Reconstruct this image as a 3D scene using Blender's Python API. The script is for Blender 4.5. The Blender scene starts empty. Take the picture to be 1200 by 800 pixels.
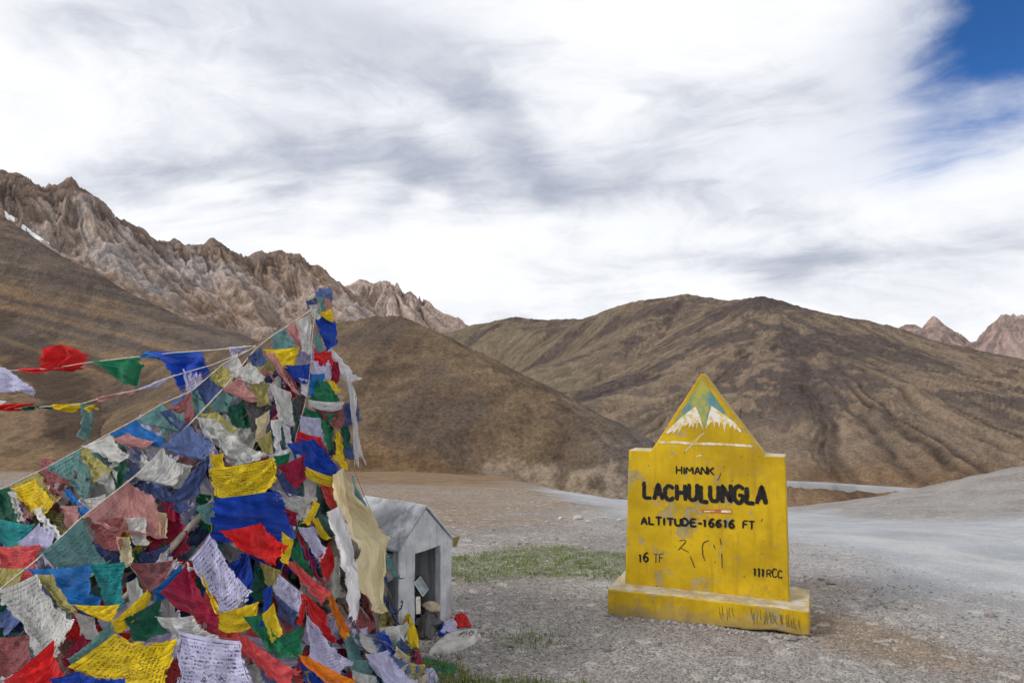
import bpy, bmesh, math, random
import numpy as np
from mathutils import Vector, Matrix, noise as mnoise

scene = bpy.context.scene
C = scene.collection
RAD = math.radians

# ------------------------------------------------------------------ camera
CAM_Z = 1.75
FPX = 900.0                                   # focal length in pixels of the 1200 px wide photograph
PITCH = math.atan(30.0 / FPX)
cam_data = bpy.data.cameras.new('camera')
cam_data.sensor_width = 36.0
cam_data.lens = 36.0 * FPX / 1200.0
cam_data.clip_start = 0.05
cam_data.clip_end = 20000
cam = bpy.data.objects.new('camera', cam_data)
C.objects.link(cam)
cam.location = (0, 0, CAM_Z)
cam.rotation_euler = (math.pi / 2 + PITCH, 0, 0)
scene.camera = cam

# ------------------------------------------------------------------ light
SUN_AZ = RAD(-118)        # direction the light comes from, clockwise from +Y (negative: left), behind the camera
SUN_EL = RAD(34)
EXPOSURE = 0.46
SKY_STRENGTH = 0.075

scene.view_settings.view_transform = 'Standard'
scene.view_settings.look = 'None'
scene.view_settings.exposure = EXPOSURE
scene.view_settings.gamma = 1.0
scene.view_settings.use_curve_mapping = False
scene.render.engine = 'CYCLES'
scene.cycles.use_denoising = True
scene.cycles.max_bounces = 4
scene.cycles.diffuse_bounces = 2
scene.cycles.use_adaptive_sampling = True
scene.cycles.adaptive_threshold = 0.03
scene.cycles.adaptive_min_samples = 12
scene.cycles.transparent_max_bounces = 12

sun_data = bpy.data.lights.new('sun', 'SUN')
sun_data.energy = 1.7
sun_data.angle = RAD(10)
sun_data.color = (1.0, 0.95, 0.88)
sun = bpy.data.objects.new('sun', sun_data)
C.objects.link(sun)
sd = Vector((math.sin(SUN_AZ) * math.cos(SUN_EL), math.cos(SUN_AZ) * math.cos(SUN_EL), math.sin(SUN_EL)))
sun.rotation_euler = sd.to_track_quat('Z', 'Y').to_euler()


class NT:
    """small helper to write shader nodes as expressions"""
    def __init__(self, tree):
        self.t = tree
        tree.nodes.clear()
    def n(self, typ, **kw):
        nd = self.t.nodes.new(typ)
        for k, v in kw.items():
            setattr(nd, k, v)
        return nd
    def link(self, a, b):
        self.t.links.new(a, b)
    def put(self, sock, v):
        if isinstance(v, bpy.types.NodeSocket):
            self.t.links.new(v, sock)
        elif v is not None:
            if hasattr(sock.default_value, '__len__') and not hasattr(v, '__len__'):
                v = (v,) * len(sock.default_value)
            if hasattr(v, '__len__') and len(sock.default_value) == 4 and len(v) == 3:
                v = (*v, 1)
            sock.default_value = v
    def m(self, op, a, b=None, c=None, clamp=False):
        nd = self.n('ShaderNodeMath', operation=op, use_clamp=clamp)
        self.put(nd.inputs[0], a)
        if b is not None: self.put(nd.inputs[1], b)
        if c is not None: self.put(nd.inputs[2], c)
        return nd.outputs[0]
    def vm(self, op, a, b=None, scale=None):
        nd = self.n('ShaderNodeVectorMath', operation=op)
        self.put(nd.inputs[0], a)
        if b is not None: self.put(nd.inputs[1], b)
        if scale is not None: self.put(nd.inputs['Scale'], scale)
        return nd.outputs[1] if op in ('DOT_PRODUCT', 'LENGTH', 'DISTANCE') else nd.outputs[0]
    def xyz(self, v):
        nd = self.n('ShaderNodeSeparateXYZ'); self.put(nd.inputs[0], v)
        return nd.outputs
    def comb(self, x, y, z):
        nd = self.n('ShaderNodeCombineXYZ')
        self.put(nd.inputs[0], x); self.put(nd.inputs[1], y); self.put(nd.inputs[2], z)
        return nd.outputs[0]
    def noise(self, v, scale=1, detail=4, rough=0.5, dist=0.0, lac=2.0):
        nd = self.n('ShaderNodeTexNoise')
        self.put(nd.inputs['Vector'], v); self.put(nd.inputs['Scale'], scale)
        nd.inputs['Detail'].default_value = detail; nd.inputs['Roughness'].default_value = rough
        nd.inputs['Distortion'].default_value = dist; nd.inputs['Lacunarity'].default_value = lac
        return nd.outputs['Fac']
    def voro(self, v, scale=1, feature='F1', out='Distance'):
        nd = self.n('ShaderNodeTexVoronoi', feature=feature)
        self.put(nd.inputs['Vector'], v); self.put(nd.inputs['Scale'], scale)
        return nd.outputs[out]
    def ss(self, v, lo, hi, a=0.0, b=1.0):
        nd = self.n('ShaderNodeMapRange', interpolation_type='SMOOTHSTEP')
        self.put(nd.inputs[0], v)
        nd.inputs[1].default_value = lo; nd.inputs[2].default_value = hi
        nd.inputs[3].default_value = a; nd.inputs[4].default_value = b
        return nd.outputs[0]
    def mix(self, f, a, b, typ='MIX'):
        nd = self.n('ShaderNodeMix', data_type='RGBA', blend_type=typ)
        self.put(nd.inputs[0], f); self.put(nd.inputs[6], a); self.put(nd.inputs[7], b)
        return nd.outputs[2]
    def attr(self, name, out='Fac'):
        nd = self.n('ShaderNodeAttribute', attribute_name=name)
        return nd.outputs[out]
    def bump(self, h, strength=0.5, dist=0.01, normal=None):
        nd = self.n('ShaderNodeBump')
        nd.inputs['Strength'].default_value = strength; nd.inputs['Distance'].default_value = dist
        self.put(nd.inputs['Height'], h)
        if normal is not None: self.put(nd.inputs['Normal'], normal)
        return nd.outputs[0]


# ------------------------------------------------------------------ sky: high cloud over a clear mountain sky
world = bpy.data.worlds.new('World')
scene.world = world
world.use_nodes = True
w = NT(world.node_tree)
sky = w.n('ShaderNodeTexSky', sky_type='NISHITA', sun_disc=False)
sky.sun_elevation = SUN_EL
sky.sun_rotation = SUN_AZ
sky.altitude = 5000
sky.air_density = 1.0
sky.dust_density = 0.0
sky.ozone_density = 4.0
gen = w.n('ShaderNodeTexCoord').outputs['Generated']
gx, gy, gz_ = w.xyz(gen)
zz = w.m('ADD', w.m('MAXIMUM', gz_, 0.0), 0.27)
px_ = w.m('DIVIDE', gx, zz)
py_ = w.m('DIVIDE', gy, zz)
P = w.comb(px_, py_, 0.0)
# drawn out along a rising diagonal, as the wind has combed the cloud
rot = w.n('ShaderNodeMapping'); rot.vector_type = 'POINT'; w.put(rot.inputs[0], gen)
rot.inputs['Rotation'].default_value = (0, RAD(22), 0); rot.inputs['Scale'].default_value = (1.5, 1.5, 4.2)
warp = w.n('ShaderNodeTexNoise'); w.put(warp.inputs['Vector'], rot.outputs[0]); warp.inputs['Scale'].default_value = 1.3
warp.inputs['Detail'].default_value = 4
PD = w.vm('ADD', rot.outputs[0], w.vm('SCALE', w.vm('SUBTRACT', warp.outputs['Color'], (0.5, 0.5, 0.5)), scale=0.9))
PW = w.vm('ADD', w.vm('SCALE', P, scale=0.35), PD)
def sblob(px, py, rx, ry, ang=0.0):
    """soft patch of sky around the direction of a photograph pixel (given as a world direction)"""
    u = (px - 600) / FPX; v = (400 - py) / FPX
    dy = math.cos(PITCH) - math.sin(PITCH) * v; dz = math.sin(PITCH) + math.cos(PITCH) * v
    d = Vector((u, dy, dz)).normalized()
    ex = Vector((d.y, -d.x, 0)).normalized(); ey = ex.cross(d)
    ca, sa = math.cos(ang), math.sin(ang)
    e1 = ex * ca + ey * sa; e2 = ey * ca - ex * sa
    a = w.m('DIVIDE', w.vm('DOT_PRODUCT', genw, tuple(e1)), rx / FPX)
    b = w.m('DIVIDE', w.vm('DOT_PRODUCT', genw, tuple(e2)), ry / FPX)
    # the coordinates above vanish along d; shift so the patch is centred on d
    q = w.m('ADD', w.m('MULTIPLY', a, a), w.m('MULTIPLY', b, b))
    front = w.ss(w.vm('DOT_PRODUCT', gen, tuple(d)), 0.2, 0.5)
    return w.m('MULTIPLY', w.m('POWER', 2.718, w.m('MULTIPLY', q, -1.0)), front)
wn2 = w.n('ShaderNodeTexNoise'); w.put(wn2.inputs['Vector'], w.vm('MULTIPLY', gen, (3.0, 3.0, 5.5))); wn2.inputs['Scale'].default_value = 1.0
wn2.inputs['Detail'].default_value = 6; wn2.inputs['Roughness'].default_value = 0.55
genw = w.vm('ADD', gen, w.vm('SCALE', w.vm('SUBTRACT', wn2.outputs['Color'], (0.5, 0.5, 0.5)), scale=0.22))
big = w.noise(PW, 1.0, 3, 0.5)
fine = w.noise(PW, 2.3, 9, 0.60, 0.2)
wisp = w.noise(w.vm('MULTIPLY', PW, (0.8, 0.8, 1.7)), 2.6, 9, 0.62, 0.5)
# openings in the cloud
gap = w.m('ADD', w.m('MULTIPLY', sblob(1245, -22, 132, 82, 0.40), 1.35), w.m('MULTIPLY', sblob(400, -10, 160, 55, -0.2), 0.36))
gap = w.m('ADD', gap, w.m('MULTIPLY', sblob(1150, 110, 260, 60, 0.25), 0.30))
thin = w.m('ADD', w.m('MULTIPLY', w.m('SUBTRACT', wisp, 0.5), 1.1), w.m('MULTIPLY', w.m('SUBTRACT', fine, 0.5), 0.8))
cover = w.m('SUBTRACT', w.m('ADD', 1.08, w.m('MULTIPLY', thin, 0.75)), gap, clamp=True)
cover = w.ss(cover, 0.10, 1.0)
# grey undersides
shade = w.m('ADD', w.m('MULTIPLY', sblob(370, 205, 330, 30, 0.03), 0.52), w.m('MULTIPLY', sblob(590, 150, 110, 34, -0.75), 0.42))
shade = w.m('ADD', shade, w.m('MULTIPLY', sblob(480, 245, 70, 22, 0.6), 0.35))
shade = w.m('ADD', shade, w.m('MULTIPLY', sblob(980, 310, 340, 28, 0.0), 0.42))
shade = w.m('ADD', shade, w.m('MULTIPLY', sblob(350, 40, 260, 60, -0.25), 0.42))
shade = w.m('ADD', shade, w.m('MULTIPLY', sblob(900, 110, 260, 60, 0.35), 0.38))
shade = w.m('ADD', shade, w.m('MULTIPLY', w.m('SUBTRACT', big, 0.475), 0.9))
shade = w.m('ADD', shade, w.m('MULTIPLY', w.m('SUBTRACT', fine, 0.5), 1.2))
shade = w.m('ADD', shade, w.m('MULTIPLY', w.m('SUBTRACT', wisp, 0.5), 1.0))
shade = w.ss(shade, -0.12, 1.05)
ccol = w.mix(shade, (0.735, 0.745, 0.77), (0.265, 0.300, 0.385))
skyc = w.vm('SCALE', w.vm('MULTIPLY', sky.outputs[0], (0.42, 0.82, 1.15)), scale=SKY_STRENGTH)
ccol_s = w.vm('SCALE', ccol, scale=1.0)
final = w.mix(cover, skyc, ccol_s)
world.cycles.sampling_method = 'MANUAL'
world.cycles.sample_map_resolution = 512
bg = w.n('ShaderNodeBackground'); w.put(bg.inputs[0], final); bg.inputs[1].default_value = 1.0
wo = w.n('ShaderNodeOutputWorld'); w.link(bg.outputs[0], wo.inputs[0])

# ------------------------------------------------------------------ general helpers
def ray(px, py):
    u = (px - 600) / FPX; v = (400 - py) / FPX
    return (u, math.cos(PITCH) - math.sin(PITCH) * v, math.sin(PITCH) + math.cos(PITCH) * v)

def at(px, py, Y):
    """world point at depth Y seen at a photograph pixel"""
    d = ray(px, py)
    k = Y / d[1]
    return np.array((d[0] * k, Y, CAM_Z + d[2] * k))

_rng = np.random.RandomState(7)
_TAB = _rng.rand(256, 256) * 2 - 1
def vnoise(x, y, seed=0):
    x = np.asarray(x, float) + seed * 17.31; y = np.asarray(y, float) + seed * 9.77
    xi = np.floor(x).astype(np.int64); yi = np.floor(y).astype(np.int64)
    fx = x - xi; fy = y - yi
    fx = fx * fx * fx * (fx * (fx * 6 - 15) + 10); fy = fy * fy * fy * (fy * (fy * 6 - 15) + 10)
    x0 = xi & 255; x1 = (xi + 1) & 255; y0 = yi & 255; y1 = (yi + 1) & 255
    a = _TAB[x0, y0]; b = _TAB[x1, y0]; c = _TAB[x0, y1]; d = _TAB[x1, y1]
    return (a + (b - a) * fx) * (1 - fy) + (c + (d - c) * fx) * fy
def fbm(x, y, octv=5, seed=0, gain=0.5):
    s = 0; a = 1.0; f = 1.0; t = 0
    for o in range(octv):
        # rotate each octave so the lattice does not show
        ca, sa = math.cos(o * 0.9), math.sin(o * 0.9)
        s = s + a * vnoise((x * ca - y * sa) * f, (x * sa + y * ca) * f, seed + o * 3)
        t += a; a *= gain; f *= 2.03
    return s / t
def ridged(x, y, octv=5, seed=0, gain=0.5):
    s = 0; a = 1.0; f = 1.0; t = 0
    for o in range(octv):
        ca, sa = math.cos(o * 0.9 + .4), math.sin(o * 0.9 + .4)
        s = s + a * (1 - 2 * np.abs(vnoise((x * ca - y * sa) * f, (x * sa + y * ca) * f, seed + o * 3)))
        t += a; a *= gain; f *= 2.07
    return s / t
def sstep(x, a, b):
    t = np.clip((x - a) / (b - a), 0, 1)
    return t * t * (3 - 2 * t)
def lerp(a, b, t):
    return a + (b - a) * t

def np_mesh(name, verts, faces, uvs=None, colors=None, smooth=True):
    """mesh from numpy arrays; faces (n,3) or (n,4)"""
    me = bpy.data.meshes.new(name)
    verts = np.asarray(verts, np.float32).reshape(-1, 3); faces = np.asarray(faces, np.int32)
    k = faces.shape[1]
    me.vertices.add(len(verts)); me.vertices.foreach_set('co', verts.ravel())
    me.loops.add(faces.size); me.loops.foreach_set('vertex_index', faces.ravel())
    me.polygons.add(len(faces))
    me.polygons.foreach_set('loop_start', np.arange(0, faces.size, k, dtype=np.int32))
    me.polygons.foreach_set('loop_total', np.full(len(faces), k, np.int32))
    if smooth:
        me.polygons.foreach_set('use_smooth', np.ones(len(faces), bool))
    if uvs is not None:
        ul = me.uv_layers.new(name='UVMap')
        ul.data.foreach_set('uv', np.asarray(uvs, np.float32)[faces.ravel()].ravel())
    if colors is not None:
        for cn, cv in colors.items():
            cv = np.asarray(cv, np.float32)
            if cv.ndim == 1:
                at_ = me.attributes.new(cn, 'FLOAT', 'POINT'); at_.data.foreach_set('value', cv)
            else:
                at_ = me.attributes.new(cn, 'FLOAT_COLOR', 'POINT')
                at_.data.foreach_set('color', np.concatenate([cv, np.ones((len(cv), 1), np.float32)], 1).ravel())
    me.update(); me.validate()
    return me
def grid_faces(nr, nc):
    i = np.arange(nr * nc).reshape(nr, nc)
    return np.stack([i[:-1, :-1], i[:-1, 1:], i[1:, 1:], i[1:, :-1]], -1).reshape(-1, 4)
def obj(name, me, mat=None, parent=None):
    o = bpy.data.objects.new(name, me)
    C.objects.link(o)
    if mat is not None and me is not None:
        me.materials.append(mat)
    if parent is not None:
        o.parent = parent
        o.matrix_parent_inverse = Matrix.Translation(parent.location).inverted()
    return o
def tag(o, label=None, cat=None, group=None, kind=None):
    if label: o['label'] = label
    if cat: o['category'] = cat
    if group: o['group'] = group
    if kind: o['kind'] = kind
    return o
def empty(name, loc, label=None, cat=None, group=None):
    o = bpy.data.objects.new(name, None)
    C.objects.link(o); o.location = loc; o.empty_display_size = 0.1
    return tag(o, label, cat, group)
def bm_mesh(name, bm, smooth=False):
    me = bpy.data.meshes.new(name)
    bmesh.ops.recalc_face_normals(bm, faces=bm.faces)
    bm.to_mesh(me); bm.free()
    if smooth:
        for p in me.polygons: p.use_smooth = True
    return me
def tube(pts, rad, sides=6, twist=0.0):
    """verts, faces of a tube along pts"""
    pts = np.asarray(pts, float); n = len(pts)
    rad = np.broadcast_to(np.asarray(rad, float), (n,))
    tan = np.gradient(pts, axis=0); tan /= np.linalg.norm(tan, axis=1)[:, None] + 1e-9
    up = np.array((0.13, 0.21, 1.0)); a = np.cross(tan, up); a /= np.linalg.norm(a, axis=1)[:, None] + 1e-9
    b = np.cross(tan, a)
    th = np.arange(sides) / sides * 2 * math.pi
    v = pts[:, None] + rad[:, None, None] * (a[:, None] * np.cos(th)[None, :, None] + b[:, None] * np.sin(th)[None, :, None])
    i = np.arange(n * sides).reshape(n, sides)
    f = np.stack([i[:-1], np.roll(i, -1, 1)[:-1], np.roll(i, -1, 1)[1:], i[1:]], -1).reshape(-1, 4)
    return v.reshape(-1, 3), f
def resample(pts, n):
    pts = np.asarray(pts, float)
    s = np.concatenate([[0], np.cumsum(np.linalg.norm(np.diff(pts, axis=0), axis=1))])
    t = np.linspace(0, s[-1], n)
    return np.stack([np.interp(t, s, pts[:, k]) for k in range(3)], 1)

def material(name):
    m = bpy.data.materials.new(name); m.use_nodes = True
    nt = NT(m.node_tree)
    bs = nt.n('ShaderNodeBsdfPrincipled'); bs.inputs['Roughness'].default_value = 0.85
    bs.inputs['Specular IOR Level'].default_value = 0.25
    out = nt.n('ShaderNodeOutputMaterial'); nt.link(bs.outputs[0], out.inputs[0])
    nt.bs = bs; nt.out = out
    return m, nt
def col(nt, c): nt.put(nt.bs.inputs['Base Color'], c)
def pos(nt): return nt.n('ShaderNodeNewGeometry').outputs['Position']

# ------------------------------------------------------------------ the pass: ground and road
ROAD = np.array([(60, -2.0), (30, 0.5), (16, 2.6), (9.4, 5.2), (6.5, 8.3), (4.9, 12.2), (3.8, 18.0), (3.3, 25.0), (4.2, 34.0), (8.0, 50.0), (16.0, 80.0)])
ROADW = np.array([5.4, 5.2, 4.8, 4.4, 3.8, 3.1, 2.5, 2.4, 2.4, 2.4, 2.4])
def road_dist(x, y):
    """signed distance to the road edge (negative on the road)"""
    best = np.full(np.shape(x), 1e9)
    for k in range(len(ROAD) - 1):
        a = ROAD[k]; b = ROAD[k + 1]; ab = b - a
        t = np.clip(((x - a[0]) * ab[0] + (y - a[1]) * ab[1]) / (ab @ ab), 0, 1)
        d = np.hypot(x - a[0] - t * ab[0], y - a[1] - t * ab[1]) - (ROADW[k] * (1 - t) + ROADW[k + 1] * t)
        best = np.minimum(best, d)
    return best
def ground_z(x, y, detail=True):
    x = np.asarray(x, float); y = np.asarray(y, float)
    yy = y - 8.0
    sp = np.log1p(np.exp(np.clip(yy / 1.1, -40, 40))) * 1.1
    sp = np.where(yy > 40, yy, sp)
    z = -0.134 * sp
    # the right side falls away behind the bank
    right = sstep(x, -2, 9)
    z = z - right * 0.055 * np.maximum(0, y - 27) * sstep(y, 27, 40)
    z = np.where(y > 420, z + (y - 420) * 0.13, z)
    z = z - 0.048 * np.clip(y - 11, 0, 16) * sstep(x, 1, 7)
    # bank on the right, beyond the road
    crest_y = 23 + 0.12 * x
    amp = 1.55 * sstep(x, 7.5, 19) + 0.55 * sstep(x, 16, 40)
    f = y - crest_y
    z = z + amp * np.exp(-(f / np.where(f < 0, 6.5, 4.5)) ** 2)
    z = z + 0.20 * fbm(x / 9, y / 9, 3, 5) * sstep(np.hypot(x, y), 6, 16)
    # gentle rise of the left-hand ground behind the flags
    z = z + 0.5 * sstep(-x, 4, 16) * sstep(y, 8, 20)
    if detail:
        z = z + 0.030 * fbm(x / 1.3, y / 1.3, 4, 11) * sstep(np.hypot(x - 1.3, y - 5.3), 0.9, 1.8) + 0.010 * fbm(x * 4, y * 4, 4, 12)
        rd = road_dist(x, y)
        out = sstep(rd, -0.6, 0.9)
        z = z + out * (0.05 * fbm(x / 0.9, y / 0.9, 4, 31) + 0.03) * sstep(y, 6, 9)
        z = z + 0.10 * np.exp(-((rd - 0.5) / 0.5) ** 2) * (0.5 + fbm(x / 1.5, y / 1.5, 3, 41)) * sstep(y, 7, 10)
    return z

def masks(x, y):
    rd = road_dist(x, y) + 1.1 * fbm(x / 2.2, y / 2.2, 6, 21, .6)
    road = 1 - sstep(rd, -1.0, 0.8)
    def blob(cx, cy, rx, ry, a=0.0):
        ca, sa = math.cos(a), math.sin(a)
        u = ((x - cx) * ca + (y - cy) * sa) / rx; v = (-(x - cx) * sa + (y - cy) * ca) / ry
        return np.exp(-(u * u + v * v))
    gr = 1.15 * blob(0.40, 7.20, 1.55, 0.70, 0.18) + 0.9 * blob(-0.45, 4.6, 0.30, 0.22) + 0.75 * blob(-0.25, 4.28, 0.75, 0.16) + 0.45 * blob(1.05, 4.25, 0.35, 0.12) + 0.3 * blob(-0.02, 5.0, 0.22, 0.16)
    gr = gr * 1.25 + 0.85 * fbm(x * 1.3, y * 2.2, 5, 51) - 0.42
    grass = sstep(gr, 0.05, 0.75)
    tan = 0.9 * sstep(x - 0.35 * (y - 9), 3, -3) * sstep(y, 7.5, 11) + 0.9 * blob(2.35, 5.0, 0.9, 0.35, -0.9) + 0.6 * blob(2.6, 6.3, 0.5, 0.4)
    tan = tan + 0.55 * fbm(x / 1.8, y / 1.8, 5, 61)
    tan = sstep(tan, 0.1, 0.9)
    brown = sstep(y, 34, 60) * 1.0
    brown = np.maximum(brown, sstep(y + 0.5 * np.minimum(x, 0) + 6 * fbm(x / 6, y / 6, 4, 71), 26, 40) * sstep(x, 1.5, -2))
    return road, grass * (1 - road), tan * (1 - road), brown

def build_ground():
    # front patch: fine where the photograph looks
    pxs = np.linspace(-260, 1460, 760)
    ks = (pxs - 600) / FPX
    inv = np.linspace(1 / 2.3, 1 / 42.0, 400)
    ys = np.concatenate([1 / inv, np.geomspace(42.5, 1500, 90)])
    nr, nc = len(ys), len(ks)
    Y, K = np.meshgrid(ys, ks, indexing='ij')
    X = Y * K
    Z = ground_z(X, Y)
    rd, gs, tn, br = masks(X, Y)
    V = np.stack([X, Y, Z], -1).reshape(-1, 3)
    F = grid_faces(nr, nc)
    lat = road_dist(X, Y)
    cols = dict(m_lat=lat.ravel(), m_road=rd.ravel(), m_grass=gs.ravel(), m_tan=tn.ravel(), m_brown=br.ravel())
    onroad = (cols['m_road'][F].mean(1) > 0.5)
    # split off the road as its own sheet; the edge is shared so there is no seam
    def sub(sel):
        f = F[sel]; used = np.unique(f); mp = -np.ones(len(V), int); mp[used] = np.arange(len(used))
        return V[used], mp[f], {k: v[used] for k, v in cols.items()}
    v1, f1, c1 = sub(~onroad)
    v2, f2, c2 = sub(onroad)
    # coarse surroundings to the sides and behind the camera
    th = np.radians(np.concatenate([np.linspace(43.0, 317.0, 70)]))
    rr = np.concatenate([np.linspace(0.0, 3.2, 8), np.geomspace(3.6, 1500, 40)])
    R, T = np.meshgrid(rr, th, indexing='ij')
    Xb = R * np.sin(T); Yb = R * np.cos(T)
    Zb = ground_z(Xb, Yb, False) - 0.012 - 0.0*R
    rb, gb, tb, bb = masks(Xb, Yb)
    Vb = np.stack([Xb, Yb, Zb], -1).reshape(-1, 3); Fb = grid_faces(*R.shape)
    # little wedge right in front of the camera
    th2 = np.radians(np.linspace(-46, 46, 24)); rr2 = np.linspace(0.0, 3.0, 8)
    R2, T2 = np.meshgrid(rr2, th2, indexing='ij')
    Xc = R2 * np.sin(T2); Yc = R2 * np.cos(T2); Zc = ground_z(Xc, Yc, False) - 0.03
    rc, gc, tc, bc = masks(Xc, Yc)
    Vc = np.stack([Xc, Yc, Zc], -1).reshape(-1, 3); Fc = grid_faces(*R2.shape)
    Vall = np.concatenate([v1, Vb, Vc]); Fall = np.concatenate([f1, Fb + len(v1), Fc + len(v1) + len(Vb)])
    call = {k: np.concatenate([c1[k], a.ravel(), b.ravel()]) for k, a, b in
            (('m_lat', road_dist(Xb, Yb), road_dist(Xc, Yc)), ('m_road', rb, rc), ('m_grass', gb, gc), ('m_tan', tb, tc), ('m_brown', bb, bc))}
    return (Vall, Fall, call), (v2, f2, c2)

def ground_material():
    m, n = material('gravel_ground')
    p = pos(n)
    road = n.attr('m_road'); grass = n.attr('m_grass'); tan = n.attr('m_tan'); brown = n.attr('m_brown'); lat = n.attr('m_lat')
    n1 = n.noise(p, 0.9, 6, 0.6); n2 = n.noise(p, 7.0, 5, 0.65); n3 = n.noise(p, 55.0, 4, 0.7)
    vo = n.n('ShaderNodeTexVoronoi'); n.put(vo.inputs['Vector'], p); vo.inputs['Scale'].default_value = 75
    vo2 = n.n('ShaderNodeTexVoronoi'); n.put(vo2.inputs['Vector'], p); vo2.inputs['Scale'].default_value = 15
    stone = n.ss(n.xyz(vo.outputs['Color'])[0], 0.0, 1.0, 0.70, 1.32)
    stone2 = n.ss(n.xyz(vo2.outputs['Color'])[1], 0.0, 1.0, 0.93, 1.07)
    grey = n.mix(n.ss(n1, .35, .65), (0.222, 0.203, 0.190), (0.295, 0.275, 0.260))
    dirt = n.mix(n.ss(n2, .3, .7), (0.190, 0.140, 0.100), (0.285, 0.222, 0.165))
    dirt = n.mix(n.m('MULTIPLY', n.ss(n.noise(p, 1.9, 6, .7), .52, .64), .6), dirt, (0.130, 0.108, 0.088))
    dirt = n.mix(n.m('MULTIPLY', n.ss(n.noise(n.vm('MULTIPLY', p, (.5, 1, 1)), .55, 5, .6), .5, .62), .55), dirt, (0.24, 0.215, 0.195))
    base = n.mix(tan, grey, dirt)
    tarm = n.mix(n.ss(n1, .35, .65), (0.285, 0.300, 0.322), (0.355, 0.368, 0.386))
    tarm = n.mix(n.m('MULTIPLY', n.ss(n.noise(n.comb(n.m('ADD', n.m('MULTIPLY', lat, 1.5), n.m('MULTIPLY', n1, 2.0)), n.m('MULTIPLY', n.xyz(p)[1], .10), 0.0), 1.0, 4, .6), .46, .62), .6), tarm, (0.43, 0.43, 0.425))
    tarm = n.mix(n.m('MULTIPLY', n.ss(n.noise(p, 1.3, 6, .65), .48, .64), .50), tarm, (0.255, 0.255, 0.262))
    sc = n.m('MULTIPLY', stone, stone2)
    sc_r = n.m('MULTIPLY', n.ss(n3, .3, .7, .88, 1.11), n.ss(n.xyz(vo.outputs['Color'])[0], 0.0, 1.0, 0.90, 1.10))
    base = n.mix(1.0, base, n.comb(sc, sc, sc), 'MULTIPLY')
    # pale loose stones and dark ones
    base = n.mix(n.m('MULTIPLY', n.m('GREATER_THAN', n.xyz(vo2.outputs['Color'])[2], 0.93), 0.55), base, (0.46, 0.44, 0.41))
    base = n.mix(n.m('MULTIPLY', n.m('LESS_THAN', n.xyz(vo.outputs['Color'])[2], 0.10), 0.6), base, (0.075, 0.068, 0.064))
    tarm = n.mix(1.0, tarm, n.comb(sc_r, sc_r, sc_r), 'MULTIPLY')
    base = n.mix(road, base, tarm)
    brc = n.mix(n.ss(n.noise(p, 0.35, 6, .6), .35, .65), (0.150, 0.096, 0.052), (0.225, 0.150, 0.088))
    b3 = n.ss(n.noise(p, 1.6, 5, .7), .25, .75, .72, 1.25)
    brc = n.mix(1.0, brc, n.comb(b3, b3, b3), 'MULTIPLY')
    base = n.mix(n.m('MULTIPLY', brown, n.m('SUBTRACT', 1.0, road)), base, brc)
    gcol = n.mix(n.ss(n2, .3, .7), (0.066, 0.100, 0.020), (0.125, 0.155, 0.042))
    gm = n.m('MULTIPLY', grass, n.ss(n.noise(p, 22, 4, .7), .36, .58))
    base = n.mix(n.m('MULTIPLY', gm, 0.85), base, gcol)
    col(n, base)
    h = n.m('ADD', n.m('MULTIPLY', vo.outputs['Distance'], -0.55), n.m('MULTIPLY', n3, 0.5))
    h = n.m('ADD', h, n.m('MULTIPLY', vo2.outputs['Distance'], -0.25))
    h = n.m('MULTIPLY', h, n.ss(road, 0.0, 1.0, 1.0, 0.35))
    n.put(n.bs.inputs['Normal'], n.bump(h, 0.75, 0.022))
    n.bs.inputs['Roughness'].default_value = 0.95
    return m
M_GROUND = ground_material()
(ga, gb_) = build_ground()
tag(obj('ground', np_mesh('ground', *ga[:2], colors=ga[2]), M_GROUND), kind='structure')
tag(obj('road', np_mesh('road', *gb_[:2], colors=gb_[2]), M_GROUND), kind='structure')

# ------------------------------------------------------------------ mountains and hills
def hill_material(name, fine=1.0, scale=1.0):
    m, n = material(name)
    p = pos(n)
    c = n.attr('hill_color', 'Color')
    a = n.noise(p, 1.7 * scale, 7, 0.72)
    b = n.noise(p, 0.16 * scale, 5, 0.6)
    sp = n.noise(p, 0.55 * scale, 4, 0.6)
    f = n.m('MULTIPLY', n.ss(a, .25, .75, 1 - .45 * fine, 1 + .45 * fine), n.ss(b, .25, .75, .84, 1.16))
    f = n.m('MULTIPLY', f, n.ss(sp, .32, .68, .86, 1.14))
    c = n.mix(1.0, c, n.comb(f, f, f), 'MULTIPLY')
    col(n, c)
    n.put(n.bs.inputs['Normal'], n.bump(n.m('ADD', n.m('MULTIPLY', a, .7), n.m('MULTIPLY', sp, .5)), 0.5 * fine, 0.55 / scale))
    n.bs.inputs['Roughness'].default_value = 1.0
    n.bs.inputs['Specular IOR Level'].default_value = 0.1
    return m

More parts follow.
